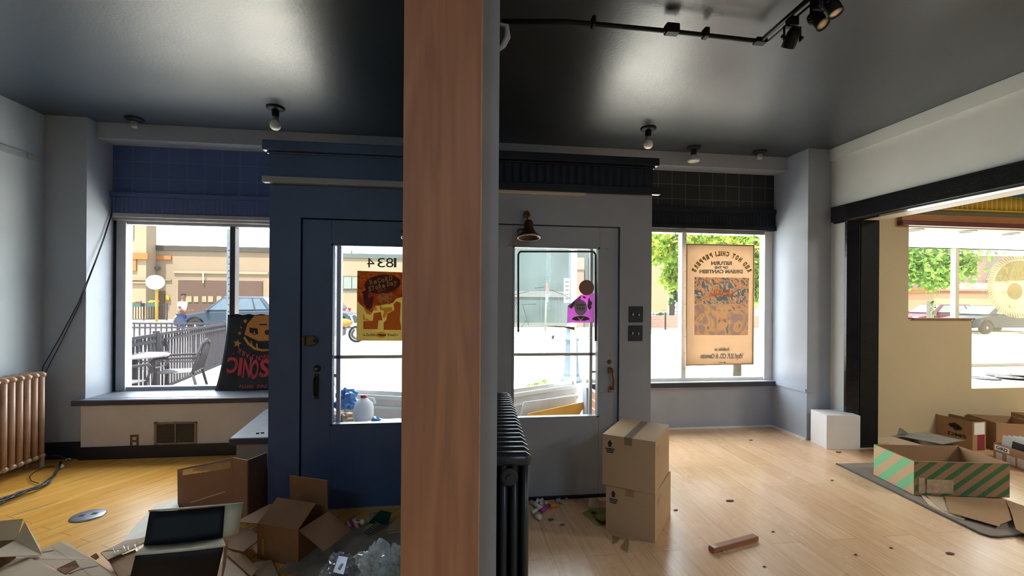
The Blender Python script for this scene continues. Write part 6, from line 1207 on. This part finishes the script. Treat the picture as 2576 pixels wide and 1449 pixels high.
foliage('darker green trees standing across the street behind the lime tree', cl, 500, .26, [dg1, dg2], [(Vector((Yp(1690, 800, 30).x, 30, GZ)), .2), (Vector((Yp(1690, 800, 30).x, 30, 3.4)), .15)], seed=9)
struct('wall_garden', bx(1600, 795, 1990, 826, 24.4, .3), obricks('garden_brick', (.36, .14, .085), (.42, .18, .11), (.45, .38, .32), .25, .08, .012), 'low red brick garden wall across the street', 'wall')
f1, f2 = Yp(1600, 795, 24.8), Yp(1720, 795, 24.8); fence('thin dark fence on the brick garden wall across the street', [(f1.x, 24.8), (f2.x, 24.8)], 1.5, .2, iron, pr=.014, z=Yp(1640, 796, 24.8).z)
t = thing('notice_board', 'blank beige notice board on legs in front of the garden wall', 'notice board', (Yp(1658, 800, 23).x, 23, GZ)); A, B = Yp(1630, 786, 23), Yp(1681, 661, 23)
MB().box(A.x, B.x, 22.95, 23.05, A.z, B.z).build('board', omat('board_beige', (.42, .36, .22), rough=.6, var=.03), t, world=True); m = MB(); m.box(A.x + .1, A.x + .17, 22.97, 23.03, GZ, A.z).build('leg', iron, t, world=True); MB().box(B.x - .17, B.x - .1, 22.97, 23.03, GZ, A.z).build('leg', iron, t, world=True)
m = MB()
for k in range(5): px_rect(1664 + k * 2.6, 779, 1665.6 + k * 2.6, 781.5, 22.95, .004, m)
m.build('faint_print', omat('sign_grey', (.25, .3, .33)), t, world=True)
t = thing('building', 'white low building across the street right of the hanging banner', 'building', (Yp(1960, 810, 27).x, 27, GZ)); bx(1880, 752, 2080, 826, 27, 5).build('wall', omat('white_siding', (.55, .55, .54), rough=.7), t, world=True); bx(1880, 748, 2080, 753, 26.9, 5).build('roof_edge', omat('dark_flashing', (.09, .085, .075)), t, world=True)
p = gp(1350, 972); foliage('tuft of grass at the kerb left of the street lamp', [((p.x, 8.0, GZ + .04), (.14, .08, .05))], 90, .06, [yg1], None, 'grass_tuft', 5, 'grass')
# ---- outside the next room
t = thing('building', 'red brick building with arched windows beyond the next room', 'building', (Yp(2400, 790, 33).x, 33, GZ))
bx(2180, 650, 2480, 795, 33, 6).build('wall', obricks('far_brick', (.38, .17, .13), (.43, .21, .16), (.40, .25, .2), .3, .1, .012), t, world=True); bx(2425, 648, 2700, 712, 33.3, 6).build('grey_upper_wall', omat('grey_brick', (.36, .30, .28), rough=.85, var=.08, scale=.6), t, world=True); bx(2470, 712, 2700, 795, 33.1, 6).build('side_wall', omat('far_brick_plain', (.36, .18, .15), rough=.85, var=.06), t, world=True)
for x0, x1, y0, y1 in ((2328, 2347, 706, 744), (2285, 2296, 716, 744), (2393, 2400, 706, 744)):
    w_ = bx(x0, y0, x1, y1, 32.93, .1).build('window', omat('slate_glass', (.13, .19, .20), rough=.2), t, world=True); bx(x0 - 2, y1, x1 + 2, y1 + 2.5, 32.85, .15).build('window_ledge', omat('stone', (.42, .38, .33)), w_, world=True)
for x0 in (2443, 2480): bx(x0, 702, x0 + 15, 714, 32.95, .1).build('window', omat('sign_white', (.70, .72, .70)), t, world=True); bx(x0 + 2, 704, x0 + 13, 711, 32.9, .1).build('pane', omat('slate_glass', (.13, .19, .20)), t, world=True)
t = thing('shed', 'orange timber shed with a pink roof beyond the parked cars', 'shed', (Yp(2450, 775, 29).x, 29, GZ))
bx(2349, 737, 2700, 785, 29, 2.5).build('board_wall', ostripes('orange_boards', (.52, .24, .07), (.58, .29, .10), (1, 0, 0), 3.3, .06, .7), t, world=True); bx(2350, 731, 2700, 737, 28.9, 2.7).build('fascia', omat('orange_fascia', (.55, .20, .06), rough=.6), t, world=True)
A, B = Yp(2362, 731, 28.8), Yp(2700, 716, 28.8); MB().add([(A.x - .3, 28.8, A.z), (B.x, 28.8, A.z), (B.x, 30.5, B.z + .1), (A.x + .9, 30.5, B.z + .1)], [(0, 1, 2, 3)]).build('roof', omat('pink_roof', (.55, .26, .24), rough=.7), t, world=True, solid=.05)
cl = [(Yp(x, y, 19), r_) for x, y, r_ in ((2300, 640, (1.1, 1, .7)), (2350, 625, (1.2, 1, .6)), (2400, 640, (.9, 1, .6)), (2430, 610, (1.0, 1, .5)), (2310, 690, (.9, .8, .6)), (2360, 700, (.8, .8, .5)), (2410, 680, (.6, .8, .5)), (2290, 600, (1.4, 1, .8)), (2500, 595, (1.2, 1, .4)), (2390, 570, (1.8, 1.2, .8)))]
foliage('green street tree outside the next room window', cl, 420, .14, [dg1, yg1], [(Vector((Yp(2240, 800, 19).x, 19, GZ)), .16), (Vector((Yp(2245, 700, 19).x, 19, 2.6)), .12), (Vector((Yp(2300, 640, 19).x, 19, 3.6)), .06)], seed=12)
p = Yp(2340, 782, 22); t = thing('planter_post', 'short pale post with climbing leaves on the far kerb', 'post', (p.x, 22, GZ)); MB().box(p.x - .12, p.x + .12, 21.9, 22.1, GZ, Yp(2340, 757, 22).z).build('post', omat('stone', (.42, .38, .33)), t, world=True)
random.seed(2); m = MB()
for k in range(60):
    q = Vector((p.x + random.uniform(-.2, .2), 21.86, random.uniform(.1, 1.7))); m.flat([q, q + Vector((.06, 0, .03)), q + Vector((.05, 0, .1)), q + Vector((-.02, 0, .07))])
m.build('leaves', dg1, t, world=True)
q = Zp(2496, 600, 2.31); tag(MB().tube([(q.x, YD - .1, 2.31), (q.x, YD - .1, Yp(2496, 650, YD - .1).z)], .004, 6).build('ceiling_wire', omat('grey_letters', (.3, .3, .3))), 'thin wire hanging from the next room soffit left of the decal', 'wire')
# ---- litter and boards in the lobby
lob = Yp
tag(MB().blob((-.72, 4.42, .16), (.42, .28, .20), 3, .3, 20, 12).build('trash_bag', mat('grey_white_bag', (.40, .40, .39), rough=.35, var=.1)), 'grey-white trash bag under the litter outside the left door', 'trash bag')
def at(px, py): return Yp(px, py, 4.30)
b = at(915, 1058); t = thing('milk_jug', 'white plastic milk jug with a red cap outside the left door', 'milk jug', b, R(20))
MB().lathe([(.05, 0), (.082, .01), (.088, .05), (.088, .12), (.075, .165), (.045, .195), (.028, .205), (.026, .215)], n=14).build('jug_body', translucent('milky_plastic', (.75, .76, .74), .3), t); MB().tube([(.07, 0, .14), (.10, 0, .15), (.085, 0, .19), (.04, 0, .20)], .012, 8).build('jug_handle', translucent('milky_plastic', (.75, .76, .74)), t); MB().lathe([(.03, .21), (.03, .232), (.003, .234)], n=14).build('jug_cap', mat('red_cap', (.45, .04, .04)), t)
tag(crumple(at(856, 1052), (.12, .10, .06), 2, 16, 10).build('paper_bag', mat('tan_paper', (.55, .40, .24), rough=.7, var=.1)), 'crumpled tan paper bag outside the left door', 'paper bag'); tag(crumple(at(858, 1018) + Vector((0, .22, 0)), (.13, .08, .10), 6, 16, 10).build('plastic_bag', mat('blue_plastic', (.03, .16, .42), rough=.3)), 'blue plastic bag behind the tan paper bag in the lobby', 'plastic bag')
tag(MB().sheet([at(884, 1066), at(922, 1068), at(916, 1056), at(895, 1054)], .004).build('paper_plate', paper), 'white paper plate in front of the milk jug', 'plate'); tag(crumple(at(945, 1056), (.045, .04, .03), 9, 12, 8).build('blue_wrapper', mat('blue_plastic', (.03, .16, .42))), 'small crumpled blue wrapper right of the milk jug', 'wrapper')
tag(MB().blob(at(975, 1066), (.05, .05, .02), 4, .4).build('stone_crumbs', mat('grey_crumb', (.35, .33, .3))), 'heap of grey crumbs by the lobby wall right of the milk jug', 'rubble'); tag(crumple(Vector((-.45, 4.93, .49)), (.06, .03, .016), 3, 12, 8).build('paper_rag', paper), 'white rag lying on the lobby window ledge', 'rag')
sheet_thing('white_board', 'white board with a notched end leaning outside the right door', 'board', [Vector((.66, 4.82, .01)), lob(1314, 1020, 4.86), lob(1318, 1011, 4.87), lob(1452, 994, 5.25), lob(1455, 997, 5.25), lob(1447, 1009, 5.24), lob(1451, 1016, 5.24), Vector((1.30, 5.20, .01))], mat('pale_board', (.55, .58, .60), rough=.5), .008)
sheet_thing('orange_board', 'orange board leaning in front of the white board outside the right door', 'board', [Vector((.72, 4.76, .01)), lob(1328, 1040, 4.78), lob(1476, 1009, 5.20), Vector((1.36, 5.14, .01))], mat('orange_board_paint', (.66, .33, .03), rough=.5, var=.15, scale=3), .008)
# ================================================================== LIGHT
W = bpy.data.worlds.new('daylight'); SC.world = W; W.use_nodes = True
bg = W.node_tree.nodes['Background']
tcw = W.node_tree.nodes.new('ShaderNodeTexCoord'); nzw = W.node_tree.nodes.new('ShaderNodeTexNoise'); nzw.inputs['Scale'].default_value = 2.5; nzw.inputs['Detail'].default_value = 5
crw = W.node_tree.nodes.new('ShaderNodeValToRGB'); crw.color_ramp.elements[0].color = (.78, .89, 1, 1); crw.color_ramp.elements[1].color = (.95, .97, 1, 1)
W.node_tree.links.new(tcw.outputs['Generated'], nzw.inputs['Vector']); W.node_tree.links.new(nzw.outputs['Fac'], crw.inputs['Fac']); W.node_tree.links.new(crw.outputs['Color'], bg.inputs['Color'])
bg.inputs['Strength'].default_value = 11.5
sun_d = bpy.data.lights.new('sun', 'SUN'); sun = bpy.data.objects.new('sun', sun_d); COL.objects.link(sun)
sun_d.energy = 58.0; sun_d.angle = R(1.0); sun_d.color = (1, .95, .86)
sun.rotation_euler = Vector((.18, .33, -.93)).to_track_quat('-Z', 'Y').to_euler()
def lamp(name, loc, sx, sy, e, col, rot=(0, 0, 0)):
    d = bpy.data.lights.new(name, 'AREA'); o = bpy.data.objects.new(name, d); COL.objects.link(o)
    d.shape = 'RECTANGLE'; d.size = sx; d.size_y = sy; d.energy = e; d.color = col; o.location = loc; o.rotation_euler = rot
lamp('rear_fill_light', (-1.9, -1.6, 3.1), 1.2, .5, 36, (.66, .90, 1))  # added fill lamps behind the camera, no fixture modelled
lamp('rear_fill_light.001', (2.0, -1.6, 3.1), 1.2, .5, 58, (.72, .85, 1))
lamp('next_room_fill_light', (6.5, 1.0, 3.1), 1.2, .5, 135, (1, .93, .80))  # added fill lamp to brighten the next room's beige walls
vs = SC.view_settings; vs.view_transform = 'Standard'; vs.look = 'None'; vs.exposure = 0.0; vs.gamma = 1.0; vs.use_curve_mapping = False
SC.cycles.use_denoising = True
SC.cycles.max_bounces = 10; SC.cycles.diffuse_bounces = 5; SC.cycles.glossy_bounces = 4; SC.cycles.transparent_max_bounces = 16; SC.cycles.sample_clamp_indirect = 8
SC.cycles.caustics_reflective = False; SC.cycles.caustics_refractive = False
SC.cycles.filter_width = 1.1
